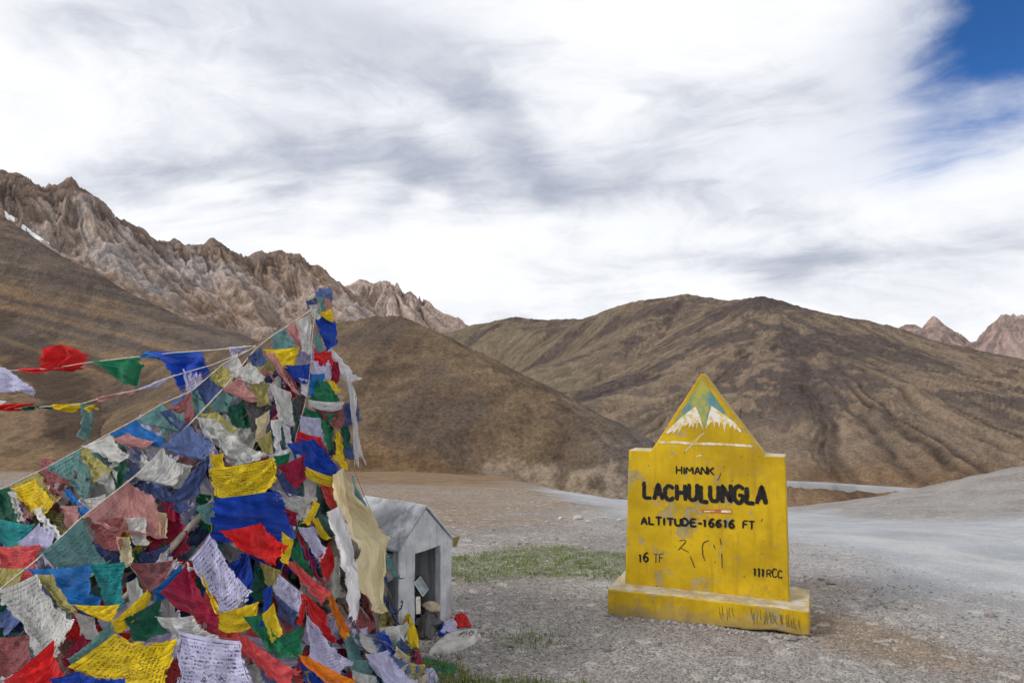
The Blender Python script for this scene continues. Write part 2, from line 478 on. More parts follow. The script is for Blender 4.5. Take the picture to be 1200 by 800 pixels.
def mountain(name, ridges, W, prof_z, pxr, yr, nc, nr, L0, mat, relief, colour, ypow=1.0, nsamp=170, jag=0.0, seed=0, sink=0.0, Hmin=26.0, step=None, tint=(1, 1, 1)):
    """height field standing at its real distance: crest lines fall away with the given slope profile;
       relief(ctx) adds gullies and crags, colour(ctx) gives the rock and soil colours"""
    RP = []
    for rl in ridges:
        pts = np.array([at(*p) for p in rl])
        pts = resample(pts, nsamp if not step else max(30, int(np.linalg.norm(np.diff(pts, axis=0), axis=1).sum() / step)))
        if jag:
            t = np.cumsum(np.concatenate([[0], np.linalg.norm(np.diff(pts, axis=0), axis=1)]))
            pts[:, 2] += jag * (np.maximum(0, ridged(t / (jag * 5), t * 0 + seed, 4, seed + 3, .62)) * 1.9 - .5)
        RP.append(pts)
    RP = np.concatenate(RP)
    prof_q = np.linspace(0, 1, len(prof_z))
    yf = np.maximum(RP[:, 1] - W, 20.0)
    zfoot = ground_z(RP[:, 0] * yf / RP[:, 1], yf, False) - 0.5
    ks = (np.linspace(pxr[0], pxr[1], nc) - 600) / FPX
    ys = yr[0] + (yr[1] - yr[0]) * np.linspace(0, 1, nr) ** ypow
    Y, K = np.meshgrid(ys, ks, indexing='ij')
    X = (Y * K).ravel(); Y = Y.ravel()
    Xw = X + relief.get('warp', 0) * fbm(X / relief.get('warpL', 40), Y / relief.get('warpL', 40), 4, seed + 60)
    Yw = Y + relief.get('warp', 0) * fbm(X / relief.get('warpL', 40), Y / relief.get('warpL', 40), 4, seed + 70)
    bz = np.full(X.shape, -1e9, np.float32); bi = np.zeros(X.shape, np.int16); bd = np.zeros(X.shape, np.float32)
    X32 = Xw.astype(np.float32); Y32 = Yw.astype(np.float32)
    qs = np.linspace(0, 5, 16384)
    TAB = (np.interp(qs, prof_q, prof_z) + np.maximum(0, qs - 1) * 1.1).astype(np.float32)
    sc_ = np.float32(16383 / (5 * W))
    for k in range(len(RP)):
        d = np.sqrt((X32 - np.float32(RP[k, 0])) ** 2 + (Y32 - np.float32(RP[k, 1])) ** 2)
        H = max(RP[k, 2] - zfoot[k], Hmin)
        z = np.float32(RP[k, 2]) - np.float32(H) * TAB[np.minimum((d * sc_).astype(np.int32), 16383)]
        s = z > bz
        bz[s] = z[s]; bi[s] = k; bd[s] = d[s]
    bz = bz.astype(float); bd = bd.astype(float)
    R0 = RP[bi]
    dx = Xw - R0[:, 0]; dy = Yw - R0[:, 1]; dd = np.hypot(dx, dy) + 1e-6
    QX = R0[:, 0] + dx / dd * L0; QY = R0[:, 1] + dy / dd * L0
    # near the crest the flow direction is unreliable; blend to plain position
    t = sstep(bd, 0.02 * L0, 0.25 * L0)
    QX = lerp(X, QX, t); QY = lerp(Y, QY, t)
    ctx = dict(x=X, y=Y, z=bz, d=bd, qx=QX, qy=QY, seed=seed, crest=R0[:, 2], k=np.repeat(ks[None], nr, 0).ravel())
    Z = bz + relief['fn'](ctx)
    ctx['z'] = Z
    Zg = Z.reshape(nr, nc)
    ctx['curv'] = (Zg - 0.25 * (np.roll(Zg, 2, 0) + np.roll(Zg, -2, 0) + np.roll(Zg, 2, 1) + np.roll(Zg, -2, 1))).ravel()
    c = np.clip(colour(ctx) * np.array(tint)[None], 0.01, 1)
    ctx['h'] = Zg
    me = np_mesh(name, np.stack([X, Y, Z - sink], -1), grid_faces(nr, nc), colors=dict(hill_color=c))
    HITS[name] = (ks, ys, Zg)
    return tag(obj(name, me, mat), kind='structure')
HITS = {}
def hill_hit(name, px, py):
    """first point of a hill on the line of sight of a pixel"""
    ks, ys, Zg = HITS[name]
    j = int(np.argmin(np.abs(ks - (px - 600) / FPX)))
    d = ray(px, py)
    zr = CAM_Z + d[2] / d[1] * ys
    i = np.where(Zg[:, j] >= zr)[0]
    i = i[0] if len(i) else len(ys) - 1
    return np.array((ks[j] * ys[i], ys[i], zr[i]))
def c3(*c): return np.array(c)[None, :]
def mixc(a, b, t): return a + (b - a) * np.clip(t, 0, 1)[:, None]

M_HILL = hill_material('hill_soil', 1.0, 1.0)
M_ROCK = hill_material('mountain_rock', 1.15, 0.45)
M_FAR = hill_material('far_rock', 1.0, 0.16)

# -- rocky mountain on the left
def rel_rock(c):
    d, x, y = c['d'], c['x'], c['y']
    cr = ridged(c['qx'] / 34, c['qy'] / 34, 4, 2, .5)
    cr2 = ridged(x / 30, y / 30, 4, 8, .5)
    cr3 = fbm(x / 7, y / 7, 2, 18, .5)
    up = 1 - sstep(d, 60, 260)
    near = sstep(d, 0, 30)
    return near * (cr * (3 + 4 * up) + cr2 * (2.5 + 5 * up)) + cr3 * (1.0 + 2.0 * up) * near + 4.5 * fbm(x / 13, y / 13, 3, 19) * (1 - near)
def col_rock(c):
    d, x, y = c['d'], c['x'], c['y']
    st = fbm(c['qx'] / 16, c['qy'] / 16, 5, 3); pa = fbm(x / 60, y / 60, 5, 4); fi = fbm(x / 12, y / 12, 5, 6)
    rock = mixc(c3(.215, .170, .145), c3(.345, .288, .252), .5 + 1.1 * st)
    rock = mixc(rock, c3(.315, .295, .290), sstep(pa, .0, .35) * .8)
    rock = mixc(rock, c3(.195, .135, .098), sstep(-pa + .5 * fi, .05, .4) * .7)
    crest = mixc(c3(.125, .096, .083), c3(.215, .165, .140), .5 + fi)
    col_ = mixc(crest, rock, sstep(d + 40 * fi, 10, 60))
    scree = mixc(c3(.135, .108, .090), c3(.205, .165, .132), .5 + st)
    col_ = mixc(col_, scree, sstep(d + 90 * pa, 150, 300))
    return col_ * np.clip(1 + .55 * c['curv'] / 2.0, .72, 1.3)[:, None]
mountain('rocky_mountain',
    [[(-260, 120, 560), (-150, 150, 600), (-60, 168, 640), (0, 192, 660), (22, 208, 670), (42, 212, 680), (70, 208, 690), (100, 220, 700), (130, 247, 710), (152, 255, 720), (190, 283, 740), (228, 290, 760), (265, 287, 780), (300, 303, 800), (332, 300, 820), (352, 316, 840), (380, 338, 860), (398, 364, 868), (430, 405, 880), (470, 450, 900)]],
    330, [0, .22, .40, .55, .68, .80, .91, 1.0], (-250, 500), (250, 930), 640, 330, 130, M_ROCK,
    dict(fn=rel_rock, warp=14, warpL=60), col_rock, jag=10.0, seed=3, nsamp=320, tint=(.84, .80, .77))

# -- jagged peak further back
def rel_peak(c):
    return ridged(c['qx'] / 70, c['qy'] / 70, 5, 12, .6) * 22 * sstep(c['d'], 0, 40) + ridged(c['x'] / 40, c['y'] / 40, 3, 15, .5) * 5
def col_peak(c):
    st = fbm(c['qx'] / 34, c['qy'] / 34, 5, 3); fi = fbm(c['x'] / 30, c['y'] / 30, 5, 6)
    r = mixc(c3(.22, .175, .155), c3(.38, .315, .28), .5 + 1.2 * st)
    r = mixc(r, c3(.25, .20, .165), sstep(c['d'] + 120 * fi, 130, 330))
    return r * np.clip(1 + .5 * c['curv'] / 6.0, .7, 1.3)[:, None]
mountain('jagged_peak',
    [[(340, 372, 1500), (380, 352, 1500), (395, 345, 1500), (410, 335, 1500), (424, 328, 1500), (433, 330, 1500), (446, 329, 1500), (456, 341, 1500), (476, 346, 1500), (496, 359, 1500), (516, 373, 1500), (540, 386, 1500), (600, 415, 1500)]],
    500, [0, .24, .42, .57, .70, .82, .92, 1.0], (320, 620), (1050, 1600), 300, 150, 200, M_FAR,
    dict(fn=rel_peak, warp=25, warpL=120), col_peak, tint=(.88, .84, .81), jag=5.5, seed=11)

# -- scree slope in front of the rocky mountain
def rel_scree(c):
    g = ridged(c['qx'] / 9, c['qy'] / 9, 4, 22, .55)
    lo = sstep(c['d'], 60, 150)
    return g * (0.25 + 0.75 * lo) * sstep(c['d'], 8, 40) + 2.2 * fbm(c['x'] / 30, c['y'] / 30, 4, 23) + .5 * fbm(c['x'] / 5, c['y'] / 5, 4, 24)
def col_scree(c):
    d, x, y = c['d'], c['x'], c['y']
    st = fbm(c['qx'] / 5.0 + .25 * fbm(x / 6, y / 6, 3, 9), c['qy'] / 5.0, 4, 33); st2 = ridged(c['qx'] / 3.0, c['qy'] / 3.0, 3, 35)
    pa = fbm(x / 35, y / 35, 5, 34)
    bands = fbm((x * .3 + y * .1) / 22, (c['z'] + .22 * x) / 1.5, 4, 37)
    grey = mixc(c3(.076, .065, .060), c3(.130, .111, .100), .5 + .7 * st + 1.0 * bands)
    strip = mixc(c3(.066, .049, .038), c3(.178, .130, .086), .38 + .5 * st + .25 * st2 + 1.9 * bands)
    w_ = sstep(d + 34 * pa + 30 * bands, 12, 46)
    r = mixc(grey, strip, w_)
    r = mixc(r, c3(.13, .105, .085), sstep(pa, .15, .45) * .5)
    r = mixc(r, c3(.20, .145, .085), sstep(d + 25 * st, 110, 140) * .7)
    return r
mountain('scree_slope',
    [[(-420, 40, 330), (-220, 130, 325), (-100, 196, 315), (0, 254, 300), (60, 294, 290), (150, 346, 275), (230, 381, 262), (300, 402, 250), (380, 430, 235), (470, 470, 220)]],
    140, [0, .20, .42, .58, .71, .82, .92, 1.0], (-430, 620), (85, 345), 620, 300, 60, M_HILL,
    dict(fn=rel_scree, warp=5, warpL=40), col_scree, seed=5, tint=(.92, .85, .79))

# -- brown hill in the middle
def rel_brown(c):
    g = ridged(c['qx'] / 6, c['qy'] / 6, 4, 42, .55)
    return .35 * g * sstep(c['d'], 8, 30) + 1.0 * fbm(c['x'] / 14, c['y'] / 14, 4, 43) + .28 * fbm(c['x'] / 2.2, c['y'] / 2.2, 4, 44) + .5 * np.maximum(0, ridged(c['x'] / 3.0, c['y'] / 3.0, 3, 45) - .2) * (1 - sstep(c['d'], 3, 16)) + .8 * ridged(c['x'] / 4.5, c['y'] / 4.5, 4, 46) * sstep(-c['z'], 10.8, 11.8) * sstep(c['k'], -.07, -.02)
def col_brown(c):
    d, x, y = c['d'], c['x'], c['y']
    pa = fbm(x / 16, y / 16, 5, 54); fi = fbm(x / 3, y / 3, 5, 55); st = fbm(c['qx'] / 3.5, c['qy'] / 3.5, 4, 56)
    a = mixc(c3(.090, .068, .050), c3(.168, .126, .086), .5 + .9 * fi + .5 * st)
    a = mixc(a, c3(.085, .070, .062), sstep(pa + .4 * fi, .08, .4) * .75)
    a = mixc(a, c3(.140, .115, .072), sstep(-pa + .3 * st, .05, .35) * .55)
    ochre = mixc(c3(.120, .078, .044), c3(.200, .132, .078), .5 + fi)
    a = mixc(a, ochre, sstep(d + 9 * pa, 30, 42) * .85)
    # grey purple shale low on the right flank
    px = 600 + FPX * c['k']
    a = mixc(a, mixc(c3(.085, .078, .080), c3(.140, .122, .115), .5 + st), sstep(px + 60 * pa, 640, 730) * .8)
    # pale broken rock in the cutting beside the road
    cut = sstep(px + 60 * fi, 545, 600) * sstep(-c['z'] + 1.6 * fi, 11.7, 12.5) * (1 - sstep(px, 735, 770))
    pale = mixc(c3(.105, .088, .076), c3(.330, .285, .230), .35 + 1.8 * ridged(x / 2.6, y / 2.6, 3, 57))
    a = mixc(a, pale, cut * .5)
    return a
mountain('brown_hill',
    [[(180, 432, 190), (250, 412, 182), (300, 400, 176), (360, 384, 170), (420, 372, 164), (452, 368, 160), (475, 374, 156), (520, 394, 148), (580, 424, 139), (640, 458, 130), (700, 494, 121), (757, 527, 113), (830, 578, 104), (920, 650, 94)]],
    48, [0, .11, .27, .44, .60, .75, .88, 1.0], (120, 900), (60, 215), 640, 290, 24, M_HILL,
    dict(fn=rel_brown, warp=3, warpL=16), col_brown, seed=7, tint=(.86, .81, .765))

# -- gullied hill across the valley, on the right
def rel_gully(c):
    d = c['d']
    wx = .18 * fbm(c['x'] / 14, c['y'] / 14, 3, 77)
    g = ridged(c['qx'] / 15 + wx, c['qy'] / 15 - wx, 4, 62, .55)
    gf = ridged(c['qx'] / 4.6 + wx * 2, c['qy'] / 4.6 - wx * 2, 3, 68, .55)
    g2 = ridged(c['qx'] / 46, c['qy'] / 46, 3, 66, .5)
    a = sstep(d, 30, 120) * (1 - .55 * sstep(d, 210, 300))
    return gf * 1.7 * a + .55 * a * ridged(c['qx'] / 2.1 + .3 * wx, c['qy'] / 2.1, 2, 73, .5) + g * 2.6 * a + g2 * 3.2 * sstep(d, 10, 80) + 2.6 * fbm(c['x'] / 34, c['y'] / 34, 4, 63) * sstep(d, 0, 30) + .5 * fbm(c['x'] / 6, c['y'] / 6, 4, 64) + .9 * np.maximum(0, ridged(c['x'] / 7, c['y'] / 7, 4, 65)) * (1 - sstep(d, 4, 50))
def col_gully(c):
    d, x, y = c['d'], c['x'], c['y']
    px = 600 + FPX * c['k']
    wx = .35 * fbm(x / 14, y / 14, 3, 77)
    st = .5 * ridged(c['qx'] / 10 + wx, c['qy'] / 10 - wx, 3, 72, .55) + .75 * ridged(c['qx'] / 4.6 + .5 * wx, c['qy'] / 4.6 - .5 * wx, 3, 68, .55); pa = fbm(x / 42, y / 42, 5, 74); fi = fbm(x / 6, y / 6, 5, 76)
    stl = fbm(c['qx'] / 17 + wx, c['qy'] / 17, 4, 79)
    st = st + .7 * ridged(c['qx'] / 2.1 + .3 * wx, c['qy'] / 2.1, 2, 73, .5) * sstep(d, 50, 110)
    a = mixc(c3(.062, .050, .044), c3(.215, .168, .126), .40 + 1.0 * st + .35 * fi)
    # dark shale
    dark = mixc(c3(.042, .036, .039), c3(.090, .074, .070), .5 + fi + .4 * st)
    a = mixc(a, dark, sstep(.75 * pa + .6 * stl + .75 * fi + .25 * st + .16 * sstep(px, 700, 900), .06, .36) * (1 - .8 * sstep(d, 95, 170)) * .92)
    # olive turf on the left shoulder
    a = mixc(a, mixc(c3(.108, .093, .068), c3(.196, .166, .118), .5 + fi + .4 * st), (1 - sstep(px + 40 * pa, 640, 800)) * sstep(.32 - pa - .9 * stl, .0, .32) * .75)
    low = mixc(c3(.095, .064, .040), c3(.190, .130, .082), .42 + 1.0 * st + .35 * fi)
    a = mixc(a, low, sstep(d + 22 * pa, 140, 180) * .9)
    return a
mountain('gullied_hill',
    [[(470, 402, 900), (530, 389, 830), (560, 380, 790), (605, 371, 740), (640, 375, 700), (680, 373, 660), (715, 362, 620), (745, 354, 590), (775, 349, 560), (800, 345, 535), (830, 349, 500), (860, 353, 470), (880, 350, 445), (897, 348, 425), (920, 353, 415), (960, 367, 405), (1010, 384, 395), (1060, 398, 388), (1120, 412, 380), (1200, 433, 372), (1300, 462, 360), (1420, 500, 345)],
     [(897, 348, 425), (915, 372, 385), (930, 400, 355)], [(800, 345, 535), (770, 372, 480), (735, 402, 440), (715, 432, 410)]],
    185, [0, .11, .27, .45, .62, .78, .90, 1.0], (440, 1440), (150, 960), 960, 360, 75, M_HILL,
    dict(fn=rel_gully, warp=8, warpL=60), col_gully, ypow=1.25, seed=9, step=1.7, tint=(.84, .80, .765))

# -- far red peaks on the right
def rel_red(c):
    return ridged(c['qx'] / 120, c['qy'] / 120, 4, 82, .5) * 26 * sstep(c['d'], 0, 120) + fbm(c['x'] / 50, c['y'] / 50, 3, 85, .5) * 6
def col_red(c):
    st = fbm(c['qx'] / 50, c['qy'] / 50, 5, 3); fi = fbm(c['x'] / 60, c['y'] / 60, 5, 6)
    r = mixc(c3(.165, .122, .112), c3(.300, .222, .196), .5 + 1.3 * st)
    r = mixc(r, c3(.205, .175, .180), sstep(c['d'] + 160 * fi, 110, 330))
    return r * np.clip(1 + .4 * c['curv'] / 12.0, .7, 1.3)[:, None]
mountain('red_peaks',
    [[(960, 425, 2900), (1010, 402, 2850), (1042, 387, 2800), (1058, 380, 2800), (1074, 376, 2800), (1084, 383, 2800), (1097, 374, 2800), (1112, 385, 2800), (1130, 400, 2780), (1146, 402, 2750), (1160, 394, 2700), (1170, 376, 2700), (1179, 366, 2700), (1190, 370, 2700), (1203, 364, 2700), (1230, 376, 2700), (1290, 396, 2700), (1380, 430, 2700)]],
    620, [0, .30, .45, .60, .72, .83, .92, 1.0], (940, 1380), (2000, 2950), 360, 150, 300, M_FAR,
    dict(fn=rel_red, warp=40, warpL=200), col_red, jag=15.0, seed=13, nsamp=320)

# ------------------------------------------------------------------ simple materials
def plain(name, c, var=0.25, scale=8.0, rough=0.85, bump=0.0, bscale=40.0, bd=0.004):
    m, n = material(name)
    p = pos(n)
    f = n.ss(n.noise(p, scale, 6, 0.6), .25, .75, 1 - var, 1 + var)
    col(n, n.mix(1.0, c, n.comb(f, f, f), 'MULTIPLY'))
    n.bs.inputs['Roughness'].default_value = rough
    if bump:
        n.put(n.bs.inputs['Normal'], n.bump(n.noise(p, bscale, 5, .65), bump, bd))
    return m
M_STONE = plain('stone', (.24, .215, .20), .4, 14, .95, .8, 45, .006)
M_STONE_PALE = plain('pale_stone', (.50, .48, .45), .25, 12, .95, .6, 45, .005)
M_WOOD = plain('weathered_wood', (.34, .30, .25), .3, 18, .9, .6, 60, .003)
M_BLACK = plain('black_paint', (.012, .011, .012), .5, 30, .55)
M_BLACK_THIN = plain('thin_black_paint', (.075, .050, .014), .6, 40, .6)
M_WHITE = plain('white_paint', (.66, .63, .56), .22, 25, .7)
def worn_white():
    m, n = material('worn_white_paint')
    p = pos(n)
    c = n.mix(n.ss(n.noise(p, 20, 6, .65), .40, .62), (.68, .65, .58), (.54, .40, .12))
    c = n.mix(n.m('MULTIPLY', n.ss(n.noise(p, 55, 4, .6), .60, .70), .8), c, (.20, .17, .12))
    col(n, c); n.bs.inputs['Roughness'].default_value = .75
    return m
M_WORN_WHITE = worn_white()
M_RED = plain('red_sticker', (.36, .10, .045), .3, 60, .5)

def sign_paint():
    m, n = material('yellow_sign_paint')
    p = pos(n)
    a = n.noise(p, 3.2, 6, .62); b = n.noise(p, 17, 6, .65); c = n.noise(p, 70, 4, .6)
    y = n.mix(n.ss(a, .3, .7), (0.37, 0.240, 0.003), (0.57, 0.375, 0.006))
    # runs of older paint and rain streaks
    st = n.noise(n.vm('MULTIPLY', p, (22, 22, 2.2)), 1.0, 5, .6)
    y = n.mix(n.m('MULTIPLY', n.ss(st, .52, .74), .5), y, (0.28, 0.165, 0.010))
    gr = n.m('ADD', n.noise(p, 2.6, 6, .7), n.m('MULTIPLY', n.m('SUBTRACT', b, .5), .4))
    y = n.mix(n.m('MULTIPLY', n.ss(gr, .50, .66), .55), y, (0.245, 0.165, 0.022))
    y = n.mix(n.m('MULTIPLY', n.ss(b, .60, .74), .6), y, (0.30, 0.165, 0.02))
    # worn grey patches where the cement shows
    patch = n.m('ADD', n.noise(p, 5.2, 5, .6), n.m('MULTIPLY', n.m('SUBTRACT', b, .5), .55))
    pm = n.ss(patch, .545, .66)
    y = n.mix(n.m('MULTIPLY', pm, .72), y, n.mix(n.ss(b, .4, .6), (0.20, 0.165, 0.07), (0.29, 0.26, 0.195)))
    # small dark chips
    ch = n.m('MULTIPLY', n.ss(n.noise(p, 42, 3, .5), .69, .74), 0.8)
    y = n.mix(ch, y, (0.085, 0.06, 0.04))
    # mud splash towards the foot
    z = n.xyz(p)[2]
    mud = n.m('MULTIPLY', n.ss(n.m('ADD', z, n.m('MULTIPLY', n.m('SUBTRACT', b, .5), .22)), 0.02, 0.10, 1, 0), .55)
    y = n.mix(mud, y, (0.20, 0.15, 0.10))
    col(n, y)
    n.bs.inputs['Roughness'].default_value = .62
    n.put(n.bs.inputs['Normal'], n.bump(n.m('ADD', n.m('MULTIPLY', b, .6), n.m('MULTIPLY', pm, -.25)), .55, .006))
    return m
M_SIGN = sign_paint()
def worn_top():
    m, n = material('worn_cement')
    p = pos(n)
    a = n.noise(p, 9, 6, .65)
    c = n.mix(n.ss(a, .35, .65), (0.34, 0.27, 0.15), (0.50, 0.45, 0.37))
    c = n.mix(n.m('MULTIPLY', n.ss(n.noise(p, 14, 4, .6), .52, .66), .7), c, (0.50, 0.33, 0.03))
    col(n, c); n.put(n.bs.inputs['Normal'], n.bump(n.noise(p, 60, 5, .65), .5, .004))
    return m
M_WORN = worn_top()

# ------------------------------------------------------------------ the yellow pass sign
SA = np.array((0.678, 5.545, 0.0)); SB = np.array((1.938, 5.050, 0.0))
EX = (SB - SA) / np.linalg.norm(SB - SA); EN = np.array((EX[1], -EX[0], 0.0))      # EN points towards the viewer
if EN[1] > 0: EN = -EN
PL_W = np.linalg.norm(SB - SA); SET = 0.17; SLAB_T = 0.20
SF = SA - EN * SET                               # a point of the slab's front plane
def on_sign(px, py, off=0.0, plane=None):
    """pixel -> (u, z) on the slab's front plane"""
    o = np.array((0, 0, CAM_Z)); d = np.array(ray(px, py)); q = SF if plane is None else plane
    t = ((q - o) @ EN) / (d @ EN)
    h = o + d * t
    return float((h - SA) @ EX), float(h[2])
def sp(u, z, off=0.0, plane=None):
    q = SF if plane is None else plane
    b = q + EX * (u - float((q - SA) @ EX)) + EN * off
    return np.array((b[0], b[1], z))
sign = empty('pass_sign', tuple(SA * .5 + SB * .5 - EN * .25), 'yellow painted concrete pass sign with black lettering and a triangular top', 'sign')

def prism(name, outline, front_off, back_off, mat, parent, bevel=0.0, plane=None, top_mat=None, rough=0.0, segs=2):
    bm = bmesh.new()
    fr = [bm.verts.new(sp(u, z, front_off, plane)) for u, z in outline]
    bk = [bm.verts.new(sp(u, z, back_off, plane)) for u, z in outline]
    bm.faces.new(fr); bm.faces.new(bk[::-1])
    for i in range(len(fr)):
        j = (i + 1) % len(fr)
        bm.faces.new((fr[i], bk[i], bk[j], fr[j]))
    bmesh.ops.recalc_face_normals(bm, faces=bm.faces)
    if bevel:
        bmesh.ops.bevel(bm, geom=list(bm.edges), offset=bevel, segments=segs, affect='EDGES', profile=.5)
    if rough:
        bmesh.ops.triangulate(bm, faces=bm.faces)
        for _ in range(4):
            es = [e for e in bm.edges if e.calc_length() > 0.06]
            if es: bmesh.ops.subdivide_edges(bm, edges=es, cuts=1)
        bmesh.ops.triangulate(bm, faces=bm.faces)
        for v in bm.verts:
            nn = mnoise.noise_vector(v.co * 6.0) * 0.5 + mnoise.noise_vector(v.co * 23.0) * 0.35 + mnoise.noise_vector(v.co * 60.0) * 0.2
            v.co += nn * rough
    me = bm_mesh(name, bm)
    o = obj(name, me, mat, parent)
    if top_mat is not None:
        me.materials.append(top_mat)
        for p in me.polygons:
            if p.normal.z > 0.75: p.material_index = 1
    return o
slab_px = [(732, 690), (737, 527), (763, 528), (822, 437), (896, 534), (920, 535), (925, 701)]
slab_o = [on_sign(*p) for p in slab_px]
slab_o[0] = (slab_o[0][0], 0.10); slab_o[-1] = (slab_o[-1][0], 0.10)
slab = prism('slab', slab_o, 0, -SLAB_T, M_SIGN, sign, 0.007, rough=0.004, top_mat=M_WORN)
# plinth (bottom edge is broken away at the right-hand end)
pl_o = [(0, -.03), (0.004, .168), (PL_W * .3, .172), (PL_W * .7, .168), (PL_W - .004, .165), (PL_W, .004), (PL_W * .93, .000), (PL_W * .84, .016), (PL_W * .7, -.004), (PL_W * .5, -.006), (PL_W * .2, -.02)]
PF = SA
plinth = prism('plinth', pl_o, 0, -(SET * 2 + SLAB_T), M_SIGN, sign, 0.012, plane=PF, top_mat=M_WORN, rough=0.008)
# rough footing under the plinth
M_FOOT = plain('broken_cement', (.17, .155, .14), .5, 20, .95, .9, 50, .008)
prism('footing', [(0.03, -.10), (0.03, .05), (PL_W - .03, .06), (PL_W - .03, -.10)], -.06, -(SET * 2 + SLAB_T) + .03, M_FOOT, sign, .01, plane=PF, rough=.02)

# brush lettering: every glyph is a set of strokes in a unit box (x 0..1, y 0..1 up)
GL = {
 'H': [[(0, 0), (0, 1)], [(1, 0), (1, 1)], [(0, .5), (1, .5)]],
 'I': [[(.5, 0), (.5, 1)]],
 'M': [[(0, 0), (.05, 1), (.5, .3), (.95, 1), (1, 0)]],
 'A': [[(0, 0), (.5, 1), (1, 0)], [(.2, .33), (.8, .33)]],
 'N': [[(0, 0), (0, 1), (1, 0), (1, 1)]],
 'K': [[(0, 0), (0, 1)], [(1, 1), (0, .42)], [(.3, .58), (1, 0)]],
 'L': [[(0, 1), (0, 0), (1, 0)]],
 'C': [[(1, .85), (.7, 1), (.3, 1), (0, .72), (0, .28), (.3, 0), (.7, 0), (1, .15)]],
 'U': [[(0, 1), (0, .25), (.25, 0), (.75, 0), (1, .25), (1, 1)]],
 'G': [[(1, .85), (.7, 1), (.3, 1), (0, .72), (0, .28), (.3, 0), (.75, 0), (1, .15), (1, .45), (.6, .45)]],
 'T': [[(0, 1), (1, 1)], [(.5, 1), (.5, 0)]],
 'D': [[(0, 0), (0, 1), (.55, 1), (1, .72), (1, .28), (.55, 0), (0, 0)]],
 'E': [[(1, 1), (0, 1), (0, 0), (1, 0)], [(0, .52), (.8, .52)]],
 'F': [[(1, 1), (0, 1), (0, 0)], [(0, .52), (.8, .52)]],
 'R': [[(0, 0), (0, 1), (.6, 1), (1, .82), (1, .62), (.6, .46), (0, .46)], [(.45, .46), (1, 0)]],
 '-': [[(.1, .45), (.9, .45)]],
 '1': [[(.2, .82), (.55, 1), (.55, 0)]],
 '6': [[(.9, .95), (.5, .95), (.12, .62), (.05, .3), (.3, 0), (.7, 0), (.95, .25), (.75, .52), (.3, .52), (.08, .36)]],
 ' ': [],
}
GW = {'I': .28, '1': .42, 'M': 1.15, '-': .55, 'L': .72, ' ': .55, 'E': .78, 'F': .78, 'T': .88, '6': .8}
rnd = random.Random(3)
def stroke_mesh(strokes, width, plane=None, base_off=0.0018, jit=0.0):
    """flat brush strokes on the sign face; strokes are lists of (u, z)"""
    V = []; F = []
    off = base_off
    for st in strokes:
        st = [np.array(p, float) for p in st]
        off += 0.00025
        n = len(st)
        # densify
        pts = []
        for i in range(n - 1):
            k = max(2, int(np.linalg.norm(st[i + 1] - st[i]) / 0.010))
            for j in range(k): pts.append(st[i] + (st[i + 1] - st[i]) * j / k)
        pts.append(st[-1]); pts = np.array(pts)
        if len(pts) > 4:
            q = pts.copy(); q[1:-1] = .25 * pts[:-2] + .5 * pts[1:-1] + .25 * pts[2:]; pts = q
        t = np.gradient(pts, axis=0); t /= np.linalg.norm(t, axis=1)[:, None] + 1e-9
        nn = np.stack([-t[:, 1], t[:, 0]], 1)
        m = len(pts)
        wl = width * .5 * (1 + np.array([rnd.uniform(-.16, .16) for _ in range(m)]))
        wr = width * .5 * (1 + np.array([rnd.uniform(-.16, .16) for _ in range(m)]))
        # rounded brush ends
        pts[0] -= t[0] * width * .25; pts[-1] += t[-1] * width * .25
        wl[0] *= .72; wr[0] *= .72; wl[-1] *= .72; wr[-1] *= .72
        a = pts + nn * wl[:, None]; b = pts - nn * wr[:, None]
        i0 = len(V)
        for p, q in zip(a, b):
            V.append(sp(p[0], p[1], off, plane)); V.append(sp(q[0], q[1], off, plane))
        for i in range(m - 1):
            F.append((i0 + 2 * i, i0 + 2 * i + 2, i0 + 2 * i + 3, i0 + 2 * i + 1))
    return np.array(V), np.array(F)
def word(text, tl, tr, bl, br, width, mat, label, gap=.26, widths=None):
    """text fitted into the quad given by photograph pixels on the slab"""
    TL, TR, BL, BR = (np.array(on_sign(*p)) for p in (tl, tr, bl, br))
    ws = [GW.get(ch, .9) for ch in text]
    tot = sum(ws) + gap * (len(text) - 1)
    x = 0; strokes = []
    for ch, w_ in zip(text, ws):
        jx = rnd.uniform(-.06, .06); js = rnd.uniform(.90, 1.08); jy = rnd.uniform(-.05, .05); jr = rnd.uniform(-.05, .05)
        for st in GL[ch]:
            s2 = []
            for (a, b) in st:
                u = (x + jx + (a + jr * (b - .5)) * w_) / tot; v = jy + b * js
                top = TL + (TR - TL) * u; bot = BL + (BR - BL) * u
                s2.append(bot + (top - bot) * v)
            strokes.append(s2)
        x += w_ + gap
    v, f = stroke_mesh(strokes, width)
    return tag(obj('lettering', np_mesh('lettering', v, f, smooth=False), mat, slab), label)
word('HIMANK', (793, 546), (836, 547), (793, 554.5), (836, 556), .0115, M_BLACK, 'small black painted word at the top of the text')
word('LACHULUNGLA', (755, 567), (898, 571), (755, 583.5), (898, 590), .030, M_BLACK, 'large heavy black painted name of the pass', gap=.38)
word('ALTITUDE-16616', (752, 605.5), (860, 609.2), (752, 613.5), (860, 618), .0165, M_BLACK, 'black painted line giving the altitude', gap=.36)
word('FT', (871, 610), (884, 610.5), (871, 618.5), (884, 619.5), .0135, M_BLACK, 'black painted unit after the altitude', gap=.36)
word('16', (749, 648), (760, 648), (749, 657.5), (760, 658), .0145, M_BLACK, 'black painted number at the lower left')
word('TF', (766, 648.5), (777, 649), (766, 658.5), (777, 659), .0085, M_BLACK_THIN, 'fainter black painted letters at the lower left')
